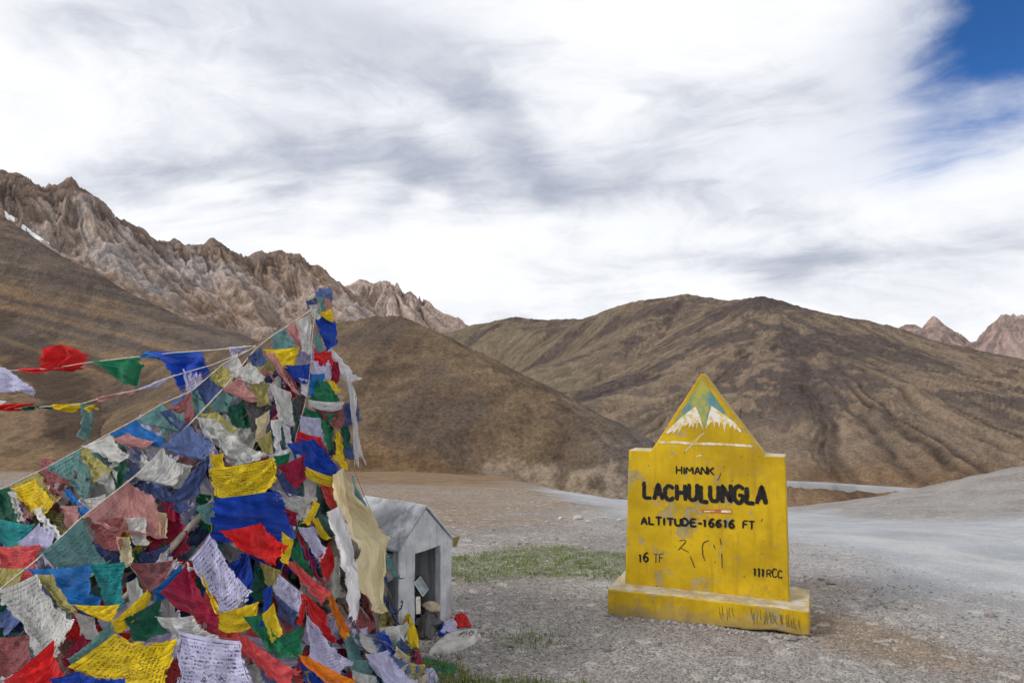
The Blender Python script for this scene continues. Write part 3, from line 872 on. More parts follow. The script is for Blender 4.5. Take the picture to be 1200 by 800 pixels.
word('111', (883.5, 665), (895, 665.5), (883.5, 674), (895, 675), .0135, M_BLACK, 'black painted number at the lower right', gap=.30)
word('RCC', (899, 666.5), (916.5, 667), (899, 675.5), (916.5, 676.5), .009, M_BLACK, 'black painted letters at the lower right')
def freehand(name, mat, lines, width, label=None, scale=4.8, org=(700, 540), plane=None, jit=0):
    st = [[on_sign(org[0] + x / scale, org[1] + y / scale, 0, plane) for x, y in ln] for ln in lines]
    v, f = stroke_mesh(st, width, plane)
    o = obj(name, np_mesh(name, v, f, smooth=False), mat, slab if plane is None else plinth)
    if label: o['label'] = label
    if 'writing' in name or 'splash' in name: o['kind'] = 'stuff'
    return o
freehand('scratched_writing', M_BLACK_THIN, [[(462, 448), (495, 442), (500, 452), (472, 482), (455, 500)], [(470, 488), (515, 512)], [(523, 535), (535, 565), (548, 597)], [(628, 445), (600, 455), (590, 480), (594, 530), (606, 560)], [(690, 435), (698, 470)], [(700, 520), (702, 600)], [(655, 470), (662, 492)]], .0075, 'faint hand scratched marks across the middle')
freehand('scratched_writing', M_BLACK_THIN, [[(696, 66), (686, 92), (676, 108)], [(660, 560), (664, 572)], [(312, 150), (330, 166)], [(930, 325), (920, 340)]], .0055)
# sticker below the name
def flat_poly(name, pts_px, off, mat, label=None, thick=.0012, scale=1.0, org=(0, 0)):
    o = prism(name, [on_sign(org[0] + x / scale, org[1] + y / scale) for x, y in pts_px], off, off - thick, mat, slab)
    if label: o['label'] = label
    return o
flat_poly('sticker', [(822, 596.8), (858, 596.2), (858.5, 601.8), (822.5, 600.5)], .0022, M_RED, 'small red and white strip stuck below the name')
flat_poly('sticker_print', [(825, 598.2), (838, 597.9), (838, 599.4), (825, 599.6)], .0030, M_WORN_WHITE)
flat_poly('sticker_print', [(845, 597.6), (856.5, 597.2), (857, 600.6), (845, 600.0)], .0030, M_WORN_WHITE)
# painted emblem: sky, two snow peaks, a white line
def sky_paint():
    m, n = material('faded_green_sky_paint')
    p = pos(n)
    a = n.noise(p, 16, 6, .65)
    c = n.mix(n.ss(a, .36, .66), (0.15, 0.25, 0.16), (0.38, 0.34, 0.05))
    c = n.mix(n.m('MULTIPLY', n.ss(n.noise(p, 11, 4, .5), .52, .62), .7), c, (0.045, 0.19, 0.26))
    col(n, c); n.bs.inputs['Roughness'].default_value = .7
    return m
E6 = dict(scale=5.714, org=(720, 430))
flat_poly('painted_sky', [(588, 82), (650, 168), (715, 262), (790, 362), (655, 268), (602, 410), (545, 262), (452, 338), (400, 372), (470, 262), (530, 170)], .0016, sky_paint(), 'faded blue green painted sky above the peaks', **E6)
def peak(tips, label):
    flat_poly('painted_snow_peak', tips, .0026, M_WORN_WHITE, label, **E6)
peak([(543, 262), (448, 335), (345, 432), (352, 452), (395, 420), (388, 448), (430, 408), (428, 440), (462, 392), (470, 402), (500, 372), (498, 412), (518, 378), (524, 408), (545, 370), (552, 415), (564, 368), (572, 372), (598, 425), (574, 330)], 'white painted snow peak on the left')
peak([(650, 258), (735, 318), (808, 372), (850, 425), (846, 440), (822, 415), (806, 424), (790, 382), (778, 410), (762, 372), (748, 380), (738, 440), (728, 378), (708, 368), (704, 405), (692, 368), (674, 372), (670, 412), (660, 365), (640, 372), (612, 412), (628, 330)], 'white painted snow peak on the right')
freehand('painted_line', M_WORN_WHITE, [[(302, 503), (420, 503), (520, 512), (700, 514), (920, 528)]], .0165, 'white painted line under the peaks', **E6)
freehand('painted_splash', M_WORN_WHITE, [[(476, 560), (510, 528), (545, 498), (572, 465)], [(500, 522), (540, 488), (600, 440)], [(530, 500), (580, 518), (640, 505)], [(552, 598), (580, 588)]], .0085, 'smeared white paint over the line', **E6)
# dark scrawls on the plinth's right-hand end
PFo = SA
sc = []
for i in range(26):
    x0 = 660 + i * 17 + rnd.uniform(-5, 5); y0 = 318 + i * 2.6 + rnd.uniform(-12, 14)
    if 735 < x0 < 820: continue
    sc.append([(x0, y0), (x0 + rnd.uniform(-6, 10), y0 + rnd.uniform(20, 50)), (x0 + rnd.uniform(0, 14), y0 + rnd.uniform(45, 70))])
freehand('scrawled_writing', plain('faint_scrawl', (.16, .115, .03), .5, 25, .7), sc, .0046, 'dark illegible scrawl on the right end of the plinth', scale=4.615, org=(700, 640), plane=PFo)

# ------------------------------------------------------------------ small cement shrine
def shrine_paint(name, c0, c1, dirt):
    m, n = material(name)
    p = pos(n)
    a = n.noise(p, 6, 6, .62); b = n.noise(p, 30, 5, .65)
    c = n.mix(n.ss(a, .35, .66), c0, c1)
    st = n.noise(n.vm('MULTIPLY', p, (18, 18, 2.5)), 1.0, 5, .6)
    c = n.mix(n.m('MULTIPLY', n.ss(st, .46, .68), .75), c, dirt)
    c = n.mix(n.m('MULTIPLY', n.ss(b, .60, .72), .5), c, (.16, .15, .15))
    col(n, c); n.put(n.bs.inputs['Normal'], n.bump(n.m('ADD', b, n.m('MULTIPLY', a, .6)), .5, .006))
    n.bs.inputs['Roughness'].default_value = .9
    return m
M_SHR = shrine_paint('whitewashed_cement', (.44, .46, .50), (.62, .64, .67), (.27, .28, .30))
M_SHR_D = shrine_paint('grey_shaded_cement', (.24, .25, .27), (.42, .43, .46), (.15, .15, .165))  # darker copy: the roof's grey, with the left wall's shade painted in
H0 = np.array((-.735, 5.02, 0)); HX = np.array((.616, .788, 0)); HXn = HX / np.linalg.norm(HX); HB = np.array((-HXn[1], HXn[0], 0))
SW = .508; SD = .60; WT = .055
EAVE = .560; APEX = .795
shr = empty('roadside_shrine', tuple(H0 + HXn * SW / 2 + HB * SD / 2), 'small whitewashed cement shrine with a gabled roof and open front', 'shrine')
def hp(u, b, z): return tuple(H0 + HXn * u + HB * b + np.array((0, 0, z)))
def hprism(name, outline, b0, b1, mat, bevel=.006, axis='b', parent=shr):
    """outline in (u, z) extruded from b0 to b1, or (b, z) extruded along u"""
    bm = bmesh.new()
    mk = (lambda a, z, e: hp(a, e, z)) if axis == 'b' else (lambda a, z, e: hp(e, a, z))
    A = [bm.verts.new(mk(a, z, b0)) for a, z in outline]; B = [bm.verts.new(mk(a, z, b1)) for a, z in outline]
    bm.faces.new(A); bm.faces.new(B[::-1])
    for i in range(len(A)):
        j = (i + 1) % len(A); bm.faces.new((A[i], B[i], B[j], A[j]))
    bmesh.ops.recalc_face_normals(bm, faces=bm.faces)
    if bevel: bmesh.ops.bevel(bm, geom=list(bm.edges), offset=bevel, segments=2, affect='EDGES', profile=.5)
    bmesh.ops.triangulate(bm, faces=bm.faces)
    for _ in range(3):
        es = [e for e in bm.edges if e.calc_length() > .07]
        if es: bmesh.ops.subdivide_edges(bm, edges=es, cuts=1)
    bmesh.ops.triangulate(bm, faces=bm.faces)
    for v in bm.verts:
        v.co += mnoise.noise_vector(v.co * 9) * .0035 + mnoise.noise_vector(v.co * 30) * .0015
    return obj(name, bm_mesh(name, bm), mat, parent)
O0, O1, OT = .150, .395, .510            # opening
hprism('front_wall', [(0, -.04), (0, EAVE), (SW / 2, APEX), (SW, EAVE - .01), (SW, -.04), (O1, -.04), (O1, OT + .012), (O0, OT), (O0, -.04)], 0, WT, M_SHR)
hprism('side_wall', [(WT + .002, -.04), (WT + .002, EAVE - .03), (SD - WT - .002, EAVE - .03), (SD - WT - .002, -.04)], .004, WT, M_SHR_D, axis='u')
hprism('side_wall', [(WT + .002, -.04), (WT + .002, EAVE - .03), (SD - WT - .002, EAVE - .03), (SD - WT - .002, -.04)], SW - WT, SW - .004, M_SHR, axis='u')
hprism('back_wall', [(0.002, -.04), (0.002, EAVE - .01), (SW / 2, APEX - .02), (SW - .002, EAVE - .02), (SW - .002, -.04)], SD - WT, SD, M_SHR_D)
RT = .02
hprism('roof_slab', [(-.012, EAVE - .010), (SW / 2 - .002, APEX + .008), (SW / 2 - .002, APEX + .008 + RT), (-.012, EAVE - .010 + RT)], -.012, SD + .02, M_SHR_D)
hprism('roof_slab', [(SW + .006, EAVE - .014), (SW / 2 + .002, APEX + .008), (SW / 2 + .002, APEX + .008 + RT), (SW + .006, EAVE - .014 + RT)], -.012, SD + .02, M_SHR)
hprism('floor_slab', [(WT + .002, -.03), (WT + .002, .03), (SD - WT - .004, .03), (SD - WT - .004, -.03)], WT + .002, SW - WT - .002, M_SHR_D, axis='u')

# ------------------------------------------------------------------ heap of prayer flags: the shape that carries them
POLE = np.array((-1.13, 4.62)); TOPZ = 2.17
_ang = np.array([0, 45, 90, 135, 180, 200, 225, 250, 270, 300, 330, 360.])
_R = np.array([.95, 1.1, 1.3, 2.2, 3.5, 3.5, 2.8, 2.05, 1.75, 1.35, 1.05, .95])
_p = np.array([.45, .5, .55, .8, 1.0, 1.0, .85, .62, .52, .45, .43, .45])
def heap(x, y, inner=False):
    dx = x - POLE[0]; dy = y - POLE[1]
    r = np.hypot(dx, dy); a = np.degrees(np.arctan2(dy, dx)) % 360
    R = np.interp(a, _ang, _R); p = np.interp(a, _ang, _p)
    if inner:
        q = np.clip(r / (R * .86), 0, 1.6)
        z = (TOPZ - .55) * (1 - q ** np.maximum(p, .6))
        z = np.minimum(z, 1.25 - .12 * r)
        return np.maximum(z, -.02 + .0 * z)
    q = np.clip(r / R, 0, 1.6)
    return np.maximum(TOPZ * (1 - q ** p), 0.015)
_ys = np.linspace(2.6, 6.2, 361)
def shell(px, py, off=0.0, Y=None):
    """where the line of sight of a pixel meets the heap"""
    if Y is not None: return at(px, py, Y)
    d = np.array(ray(px, py)); k = _ys / d[1]
    X = d[0] * k; Z = CAM_Z + d[2] * k
    g = Z - heap(X, _ys)
    w_ = np.where(g <= 0)[0]
    i = w_[0] if len(w_) else int(np.argmin(g + 0.10 * np.abs(_ys - POLE[1])))
    p = np.array((X[i], _ys[i], Z[i])) - d / np.linalg.norm(d) * (off * 1.3 if off > 0 else off)      # layers are stacked towards the viewer
    return np.array((p[0], p[1], max(p[2], .012)))

# ---- cloth colours
def cloth(name, c, ink=(.02, .018, .025), sheer=.24, fade=.35, inkamt=.75, ratio=1.0):
    kb = min(1.28, .80 / max(c)); c = tuple(x * kb for x in c)
    m, n = material('cloth_' + name)
    uv = n.n('ShaderNodeUVMap').outputs[0]
    oi = n.n('ShaderNodeObjectInfo').outputs['Random']
    u, v, _ = n.xyz(uv)
    p = pos(n)
    shift = n.m('MULTIPLY', oi, 37.0)
    puv = n.vm('ADD', uv, n.comb(shift, n.m('MULTIPLY', oi, 91.0), 0.0))
    # fading and grime
    base = n.mix(1.0, c, n.comb(*[n.ss(n.noise(puv, 3.0, 5, .6), .25, .75, 1 - .22, 1 + .22)] * 3), 'MULTIPLY')
    g = (c[0] + c[1] + c[2]) / 3
    pale = tuple(.55 * x + .45 * (.25 + .5 * g) for x in c)
    base = n.mix(n.m('MULTIPLY', n.ss(n.noise(puv, 1.7, 4, .55), .42, .74), fade), base, pale)
    dirt = n.m('MULTIPLY', n.ss(n.noise(p, 5.5, 5, .65), .54, .74), .28)
    base = n.mix(dirt, base, tuple(x * .35 + .03 for x in c))
    # woodblock print: rows of script inside a border, a picture in the middle
    rows = n.m('MULTIPLY', v, 17.0)
    fr = n.m('FRACT', rows); ri = n.m('FLOOR', rows)
    rowm = n.m('MULTIPLY', n.ss(fr, .12, .26), n.ss(fr, .70, .84, 1, 0))
    gl = n.noise(n.comb(n.m('ADD', n.m('MULTIPLY', u, 46.0), shift), n.m('ADD', n.m('MULTIPLY', ri, 7.31), n.m('MULTIPLY', fr, 1.3)), oi), 1.0, 2, .6)
    txt = n.m('MULTIPLY', rowm, n.ss(gl, .46, .54))
    mu = n.m('MULTIPLY', n.ss(u, .075, .085), n.ss(u, .915, .925, 1, 0)); mv = n.m('MULTIPLY', n.ss(v, .075, .085), n.ss(v, .915, .925, 1, 0))
    inside = n.m('MULTIPLY', mu, mv)
    du = n.m('SUBTRACT', u, .5); dv = n.m('SUBTRACT', v, .52)
    cen = n.ss(n.m('ADD', n.m('MULTIPLY', du, du), n.m('MULTIPLY', dv, dv)), .028, .032, 1, 0)
    pic = n.ss(n.noise(n.vm('MULTIPLY', puv, (24, 24, 1)), 1.0, 4, .6, 1.5), .49, .55)
    mark = n.m('ADD', n.m('MULTIPLY', txt, n.m('SUBTRACT', 1.0, cen)), n.m('MULTIPLY', pic, cen))
    mark = n.m('MULTIPLY', mark, inside)
    ou = n.m('MULTIPLY', n.ss(u, .045, .05), n.ss(u, .95, .955, 1, 0)); ov = n.m('MULTIPLY', n.ss(v, .045, .05), n.ss(v, .95, .955, 1, 0))
    iu = n.m('MULTIPLY', n.ss(u, .057, .062), n.ss(u, .938, .943, 1, 0)); iv = n.m('MULTIPLY', n.ss(v, .057, .062), n.ss(v, .938, .943, 1, 0))
    frame = n.m('SUBTRACT', n.m('MULTIPLY', ou, ov), n.m('MULTIPLY', iu, iv))
    mark = n.m('MAXIMUM', mark, frame)
    wearn = n.ss(n.noise(puv, 5.0, 5, .65), .34, .56)
    amt = n.m('MULTIPLY', n.m('MULTIPLY', mark, wearn), n.m('MULTIPLY', n.attr('print'), inkamt))
    base = n.mix(amt, base, ink)
    # weave relief
    wv = n.n('ShaderNodeTexWave', wave_type='BANDS', bands_direction='X'); n.put(wv.inputs[0], uv); wv.inputs['Scale'].default_value = 55
    wv2 = n.n('ShaderNodeTexWave', wave_type='BANDS', bands_direction='Y'); n.put(wv2.inputs[0], uv); wv2.inputs['Scale'].default_value = 55
    h = n.m('ADD', n.m('MULTIPLY', n.m('ADD', wv.outputs['Fac'], wv2.outputs['Fac']), .12), n.noise(puv, 13.0, 5, .6))
    nb = n.bump(h, .35, .006)
    rots = n.m('SUBTRACT', n.m('MULTIPLY', oi, 3.0), 1.5)
    fu = n.m('ADD', u, n.m('MULTIPLY', v, rots)); fv = n.m('SUBTRACT', v, n.m('MULTIPLY', u, rots))
    fd = n.noise(n.comb(n.m('ADD', n.m('MULTIPLY', fu, 1.6), shift), n.m('MULTIPLY', fv, 5.5), oi), 1.0, 3, .55, .6)
    fd = n.m('ABSOLUTE', n.m('SUBTRACT', fd, .5))
    nb = n.bump(fd, .55, .10, nb)
    col(n, base)
    n.put(n.bs.inputs['Normal'], nb)
    n.bs.inputs['Roughness'].default_value = .9
    n.bs.inputs['Specular IOR Level'].default_value = .12
    n.bs.inputs['Sheen Weight'].default_value = .10
    tr = n.n('ShaderNodeBsdfTranslucent'); n.put(tr.inputs[0], base); n.put(tr.inputs['Normal'], nb)
    mx = n.n('ShaderNodeMixShader'); mx.inputs[0].default_value = sheer
    n.link(n.bs.outputs[0], mx.inputs[1]); n.link(tr.outputs[0], mx.inputs[2])
    # frayed hems: loose threads along the free edges
    eu = n.m('MINIMUM', u, n.m('SUBTRACT', 1.0, u)); ev = n.m('SUBTRACT', 1.0, v)
    e = n.m('MINIMUM', eu, ev)
    fr1 = n.noise(n.comb(n.m('MULTIPLY', u, 9.0), n.m('MULTIPLY', v, 9.0), n.m('MULTIPLY', oi, 50.0)), 1.0, 5, .7)
    lim = n.m('MULTIPLY', n.ss(fr1, .38, .74), n.m('MULTIPLY', n.attr('fray'), .20))
    cut = n.m('LESS_THAN', e, lim)
    tp = n.n('ShaderNodeBsdfTransparent')
    mx2 = n.n('ShaderNodeMixShader'); n.put(mx2.inputs[0], cut)
    n.link(mx.outputs[0], mx2.inputs[1]); n.link(tp.outputs[0], mx2.inputs[2])
    n.link(mx2.outputs[0], n.out.inputs[0])
    return m
CL = {
 'B': ('royal blue', cloth('royal_blue', (.006, .040, .300), fade=.2)),
 'D': ('bright blue', cloth('bright_blue', (.008, .120, .380), fade=.2)),
 'N': ('dull navy', cloth('dull_navy', (.040, .062, .165))),
 'F': ('faded blue', cloth('faded_blue', (.105, .155, .340), sheer=.35)),
 'W': ('white', cloth('white', (.74, .73, .75), sheer=.35, fade=.1)),
 'L': ('lavender white', cloth('lavender_white', (.52, .51, .72), sheer=.3, fade=.15, inkamt=.85)),
 'R': ('scarlet', cloth('scarlet', (.50, .012, .014), fade=.15)),
 'S': ('salmon red', cloth('salmon_red', (.52, .065, .070), fade=.2)),
 'M': ('crimson', cloth('crimson', (.235, .008, .035), fade=.15)),
 'U': ('dull maroon', cloth('dull_maroon', (.215, .065, .070))),
 'G': ('green', cloth('green', (.010, .135, .062), fade=.2)),
 'H': ('dark green', cloth('dark_green', (.006, .070, .042), fade=.15)),
 'T': ('faded teal', cloth('faded_teal', (.120, .250, .245), sheer=.4)),
 'E': ('deep teal', cloth('deep_teal', (.010, .190, .205), fade=.2)),
 'Y': ('yellow', cloth('yellow', (.66, .470, .012), fade=.12, inkamt=.72)),
 'O': ('old olive yellow', cloth('old_olive', (.310, .275, .090))),
 'P': ('faded pink', cloth('faded_pink', (.480, .230, .215), sheer=.4)),
 'K': ('weathered grey', cloth('weathered_grey', (.46, .46, .445), sheer=.3)),
 'Q': ('dark grey', cloth('dark_grey', (.085, .080, .085))),
 'C': ('cream', cloth('cream', (.74, .64, .40), sheer=.4, fade=.3)),
 'A': ('orange', cloth('orange', (.640, .170, .012), fade=.15)),
}

# ---- list of flags: colour, print 0..1, corner pixels (attached edge first: TL TR BR BL) or rows of (left, right), layer, [depth]
FL = []      # dicts
def fl(string, c, rows, pr=.6, lay=1.0, Y=None, slack=1.16, hold=.55, fray=.5):
    FL.append(dict(s=string, c=c, rows=rows, pr=pr, lay=lay, Y=Y, slack=slack, hold=hold, fray=fray))
def q4(string, c, a, b, cc, d, **k): fl(string, c, [(a, b), (d, cc)], **k)

# mast head bundle
q4('head', 'F', (368, 341), (386, 337), (390, 348), (370, 352), lay=.06, pr=0)
q4('head', 'F', (372, 336), (388, 337), (388, 352), (374, 350), lay=.05, pr=0)
q4('head', 'N', (357, 352), (371, 347), (372, 360), (360, 360), lay=.07, pr=0, slack=1.3)
q4('head', 'K', (361, 357), (375, 354), (376, 368), (364, 368), lay=.09, pr=.3, slack=1.3)
q4('head', 'T', (370, 348), (380, 346), (380, 366), (371, 366), lay=.08, pr=0, slack=1.2)
q4('head', 'P', (378, 346), (386, 350), (391, 372), (384, 372), lay=.07, pr=0)
q4('head', 'Y', (373, 365), (388, 361), (391, 374), (378, 369), lay=.09, pr=0, slack=1.2)
# front column
S = 'column'
q4(S, 'B', (366, 369), (389, 371), (396, 399), (381, 409), pr=0, lay=.06)
q4(S, 'T', (366, 391), (374, 390), (377, 405), (367, 409), pr=.2, lay=.07)
q4(S, 'W', (374, 398), (392, 410), (423, 443), (396, 438), pr=.3, lay=.03, hold=.5)
q4(S, 'R', (366, 407), (388, 411), (390, 424), (364, 423), pr=.3, lay=.07)
q4(S, 'M', (388, 416), (394, 420), (397, 441), (385, 446), pr=0, lay=.05)
q4(S, 'L', (364, 422), (391, 420), (385, 442), (362, 442), pr=.6, lay=.08)
q4(S, 'D', (362, 437), (380, 437), (372, 456), (360, 461), pr=0, lay=.09)
q4(S, 'Y', (380, 441), (392, 446), (399, 456), (384, 450), pr=0, lay=.085)
q4(S, 'G', (371, 443), (390, 446), (402, 474), (359, 470), pr=.2, lay=.10)
q4(S, 'U', (361, 468), (403, 471), (402, 492), (384, 489), pr=.4, lay=.09)
q4(S, 'W', (360, 467), (402, 469), (402, 474), (360, 473), pr=0, lay=.12, slack=1.02)
q4(S, 'G', (357, 477), (397, 486), (391, 527), (350, 493), pr=.2, lay=.10)
q4(S, 'L', (352, 486), (376, 489), (384, 521), (347, 511), pr=.4, lay=.12)
q4(S, 'R', (348, 503), (376, 511), (384, 525), (345, 518), pr=.2, lay=.14)
q4(S, 'B', (335, 519), (370, 513), (398, 558), (352, 540), pr=0, lay=.16)
q4(S, 'B', (350, 512), (380, 523), (398, 545), (392, 560), pr=0, lay=.15)
q4(S, 'Y', (358, 546), (394, 558), (392, 566), (356, 556), pr=.8, lay=.17, slack=1.03)
q4(S, 'W', (313, 532), (346, 520), (354, 534), (320, 543), pr=0, lay=.14)
q4(S, 'G', (320, 533), (341, 529), (338, 539), (321, 543), pr=.3, lay=.155)
q4(S, 'M', (323, 546), (358, 531), (363, 553), (345, 571), pr=0, lay=.16)
q4(S, 'N', (323, 556), (332, 552), (352, 574), (335, 577), pr=0, lay=.15)
q4(S, 'Y', (393, 503), (399, 508), (409, 553), (391, 533), pr=0, lay=.02)
q4(S, 'H', (398, 496), (408, 498), (411, 521), (402, 523), pr=0, lay=.01)
# string down the right flank
S = 'right_flank'
q4(S, 'W', (352, 556), (372, 562), (372, 584), (356, 580), pr=.3, lay=.10)
q4(S, 'S', (374, 564), (391, 565), (410, 585), (392, 607), pr=0, lay=.13)
q4(S, 'K', (321, 572), (368, 583), (361, 606), (322, 590), pr=.8, lay=.13)
q4(S, 'M', (322, 588), (350, 600), (350, 614), (325, 600), pr=0, lay=.12)
q4(S, 'Y', (367, 584), (375, 590), (362, 615), (350, 612), pr=0, lay=.15)
q4(S, 'Y', (364, 605), (373, 606), (389, 629), (372, 623), pr=.3, lay=.14)
q4(S, 'L', (349, 617), (368, 616), (383, 640), (371, 657), pr=.7, lay=.16)
q4(S, 'M', (346, 622), (353, 622), (380, 684), (368, 670), pr=0, lay=.15)
q4(S, 'R', (372, 652), (386, 634), (392, 652), (381, 686), pr=0, lay=.145)
q4(S, 'G', (336, 641), (351, 638), (374, 677), (344, 660), pr=0, lay=.13)
q4(S, 'S', (332, 655), (348, 658), (388, 690), (379, 708), pr=.1, lay=.16)
q4(S, 'A', (380, 690), (390, 696), (410, 734), (400, 741), pr=0, lay=.14)
q4(S, 'Y', (384, 700), (390, 698), (408, 740), (398, 744), pr=.3, lay=.12)
q4(S, 'K', (384, 655), (396, 650), (400, 690), (386, 700), pr=0, lay=.10)
q4(S, 'L', (326, 671), (355, 694), (350, 717), (316, 684), pr=.8, lay=.18)
q4(S, 'N', (320, 692), (350, 717), (346, 729), (324, 716), pr=0, lay=.16)
q4(S, 'U', (324, 712), (347, 726), (346, 745), (330, 748), pr=0, lay=.14)
q4(S, 'R', (357, 694), (381, 716), (397, 752), (362, 731), pr=.5, lay=.16)
q4(S, 'R', (352, 694), (359, 697), (355, 730), (347, 727), pr=0, lay=.18)
q4(S, 'L', (358, 719), (372, 733), (416, 776), (361, 768), pr=.6, lay=.17)
q4(S, 'A', (347, 765), (362, 768), (422, 795), (384, 798), pr=0, lay=.19, slack=1.05)
q4(S, 'B', (350, 775), (372, 780), (392, 802), (358, 806), pr=0, lay=.16)
# middle of the front
S = 'front'
q4(S, 'Y', (244, 548), (322, 535), (326, 560), (250, 580), pr=1, lay=.17, slack=1.05, hold=.3)
q4(S, 'H', (262, 545), (300, 538), (300, 545), (266, 552), pr=0, lay=.14)
q4(S, 'M', (292, 541), (316, 532), (318, 540), (296, 546), pr=0, lay=.15)
q4(S, 'B', (249, 582), (325, 572), (350, 628), (247, 622), pr=0, lay=.18, hold=.2)
q4(S, 'R', (256, 622), (306, 611), (337, 634), (320, 661), pr=.1, lay=.20, hold=.25)
q4(S, 'Y', (330, 622), (344, 632), (338, 660), (326, 654), pr=.2, lay=.19)
q4(S, 'L', (221, 656), (247, 623), (297, 690), (258, 713), pr=1, lay=.20, slack=1.04, hold=.3)
q4(S, 'M', (187, 694), (219, 660), (257, 716), (251, 737), pr=0, lay=.18, hold=.3)
q4(S, 'Y', (232, 668), (238, 670), (258, 712), (254, 720), pr=0, lay=.19, slack=1.03)
q4(S, 'D', (176, 691), (214, 657), (222, 663), (180, 702), pr=.2, lay=.16)
q4(S, 'H', (296, 660), (330, 670), (320, 705), (290, 692), pr=.2, lay=.10)
q4(S, 'O', (302, 656), (332, 668), (322, 690), (308, 680), pr=.5, lay=.13)
q4(S, 'Y', (253, 717), (305, 702), (301, 722), (254, 737), pr=0, lay=.17)
q4(S, 'B', (308, 690), (319, 684), (314, 718), (301, 736), pr=0, lay=.18)
q4(S, 'Y', (307, 719), (321, 705), (332, 741), (317, 750), pr=.9, lay=.19)
q4(S, 'G', (284, 722), (304, 719), (348, 766), (318, 760), pr=.2, lay=.18)
q4(S, 'G', (319, 749), (357, 729), (356, 764), (330, 762), pr=.1, lay=.17)
q4(S, 'S', (271, 743), (288, 744), (353, 783), (328, 806), pr=0, lay=.19)
# along the bottom edge
S = 'foot'
q4(S, 'L', (207, 738), (283, 750), (314, 818), (196, 818), pr=1, lay=.22, slack=1.05, hold=.3)
q4(S, 'Y', (79, 781), (134, 741), (211, 741), (190, 824), pr=1, lay=.21, slack=1.05, hold=.3)
q4(S, 'K', (181, 722), (226, 720), (262, 745), (206, 744), pr=0, lay=.20, slack=1.25)
q4(S, 'H', (143, 724), (190, 699), (200, 738), (150, 745), pr=.1, lay=.17)
q4(S, 'B', (56, 796), (92, 785), (146, 790), (140, 826), pr=0, lay=.23)
q4(S, 'R', (0, 800), (64, 747), (76, 782), (46, 822), pr=.1, lay=.20, hold=.3)
q4(S, 'T', (77, 771), (130, 727), (136, 739), (85, 778), pr=.4, lay=.19)
q4(S, 'M', (72, 772), (98, 738), (104, 748), (82, 790), pr=0, lay=.16)
q4(S, 'Y', (82, 708), (142, 706), (132, 722), (122, 719), pr=.3, lay=.17)
q4(S, 'Y', (128, 728), (173, 689), (179, 695), (134, 737), pr=.3, lay=.19)
q4(S, 'U', (-8, 746), (34, 742), (38, 768), (-10, 795), pr=.6, lay=.17)
q4(S, 'K', (85, 715), (112, 722), (118, 740), (92, 742), pr=0, lay=.13)
# lower left: long rope from the mast towards the camera
S = 'near_rope'
q4(S, 'P', (97, 607), (149, 561), (180, 573), (189, 624), pr=.4, lay=.10, hold=.25)
q4(S, 'T', (46, 649), (95, 604), (140, 641), (136, 654), pr=.6, lay=.11, hold=.2)
q4(S, 'D', (27, 667), (106, 660), (121, 706), (80, 707), pr=.1, lay=.12, hold=.3)
q4(S, 'E', (104, 660), (147, 657), (146, 703), (119, 705), pr=.9, lay=.11, hold=.3)
q4(S, 'K', (-4, 692), (44, 671), (91, 719), (37, 763), pr=.8, lay=.20, hold=.25)
q4(S, 'O', (40, 672), (62, 672), (92, 712), (80, 716), pr=.5, lay=.18)
q4(S, 'K', (157, 558), (190, 523), (216, 545), (190, 564), pr=.4, lay=.12)
q4(S, 'F', (187, 524), (222, 496), (250, 515), (241, 537), pr=.5, lay=.13)
q4(S, 'K', (228, 488), (252, 490), (314, 532), (284, 545), pr=.2, lay=.14, slack=1.2)
q4(S, 'K', (238, 500), (262, 496), (302, 540), (270, 544), pr=.2, lay=.12, slack=1.2)
q4(S, 'T', (244, 476), (262, 455), (274, 463), (264, 480), pr=.4, lay=.10)
q4(S, 'P', (259, 456), (282, 438), (307, 468), (286, 463), pr=.3, lay=.11)
q4(S, 'K', (268, 440), (294, 422), (312, 440), (300, 447), pr=.3, lay=.12)
q4(S, 'N', (289, 417), (306, 406), (313, 421), (293, 425), pr=0, lay=.12)
q4(S, 'O', (232, 484), (256, 482), (280, 500), (262, 502), pr=.3, lay=.11)
# between the ropes, in front of the mast
S = 'mast_front'
q4(S, 'T', (316, 392), (333, 380), (348, 405), (318, 407), pr=.3, lay=.05)
q4(S, 'P', (332, 383), (346, 374), (359, 409), (346, 402), pr=.3, lay=.06)
q4(S, 'K', (345, 375), (364, 367), (363, 412), (352, 410), pr=.2, lay=.07)
q4(S, 'Y', (307, 409), (352, 405), (347, 414), (329, 428), pr=.4, lay=.11)
q4(S, 'B', (329, 427), (365, 425), (363, 442), (344, 444), pr=0, lay=.10)
q4(S, 'P', (309, 412), (322, 413), (352, 461), (340, 447), pr=.3, lay=.12)
q4(S, 'U', (330, 430), (342, 440), (354, 462), (344, 458), pr=.3, lay=.11)
q4(S, 'W', (350, 442), (362, 444), (360, 462), (351, 460), pr=.2, lay=.09)
q4(S, 'O', (289, 444), (314, 450), (317, 470), (299, 474), pr=.3, lay=.09)
q4(S, 'K', (315, 448), (341, 459), (347, 497), (325, 492), pr=.1, lay=.13)
q4(S, 'Q', (283, 470), (313, 469), (311, 492), (294, 502), pr=0, lay=.07)
q4(S, 'C', (299, 490), (317, 479), (311, 511), (296, 514), pr=0, lay=.10)
q4(S, 'O', (301, 515), (318, 502), (321, 527), (310, 532), pr=0, lay=.13)
q4(S, 'W', (317, 492), (331, 489), (329, 532), (321, 533), pr=0, lay=.12, slack=1.25)
q4(S, 'W', (330, 494), (340, 500), (344, 520), (334, 522), pr=0, lay=.12, slack=1.25)
q4(S, 'Q', (343, 452), (356, 464), (357, 492), (347, 490), pr=0, lay=.06)
q4(S, 'H', (262, 470), (284, 478), (290, 500), (270, 496), pr=.3, lay=.08)
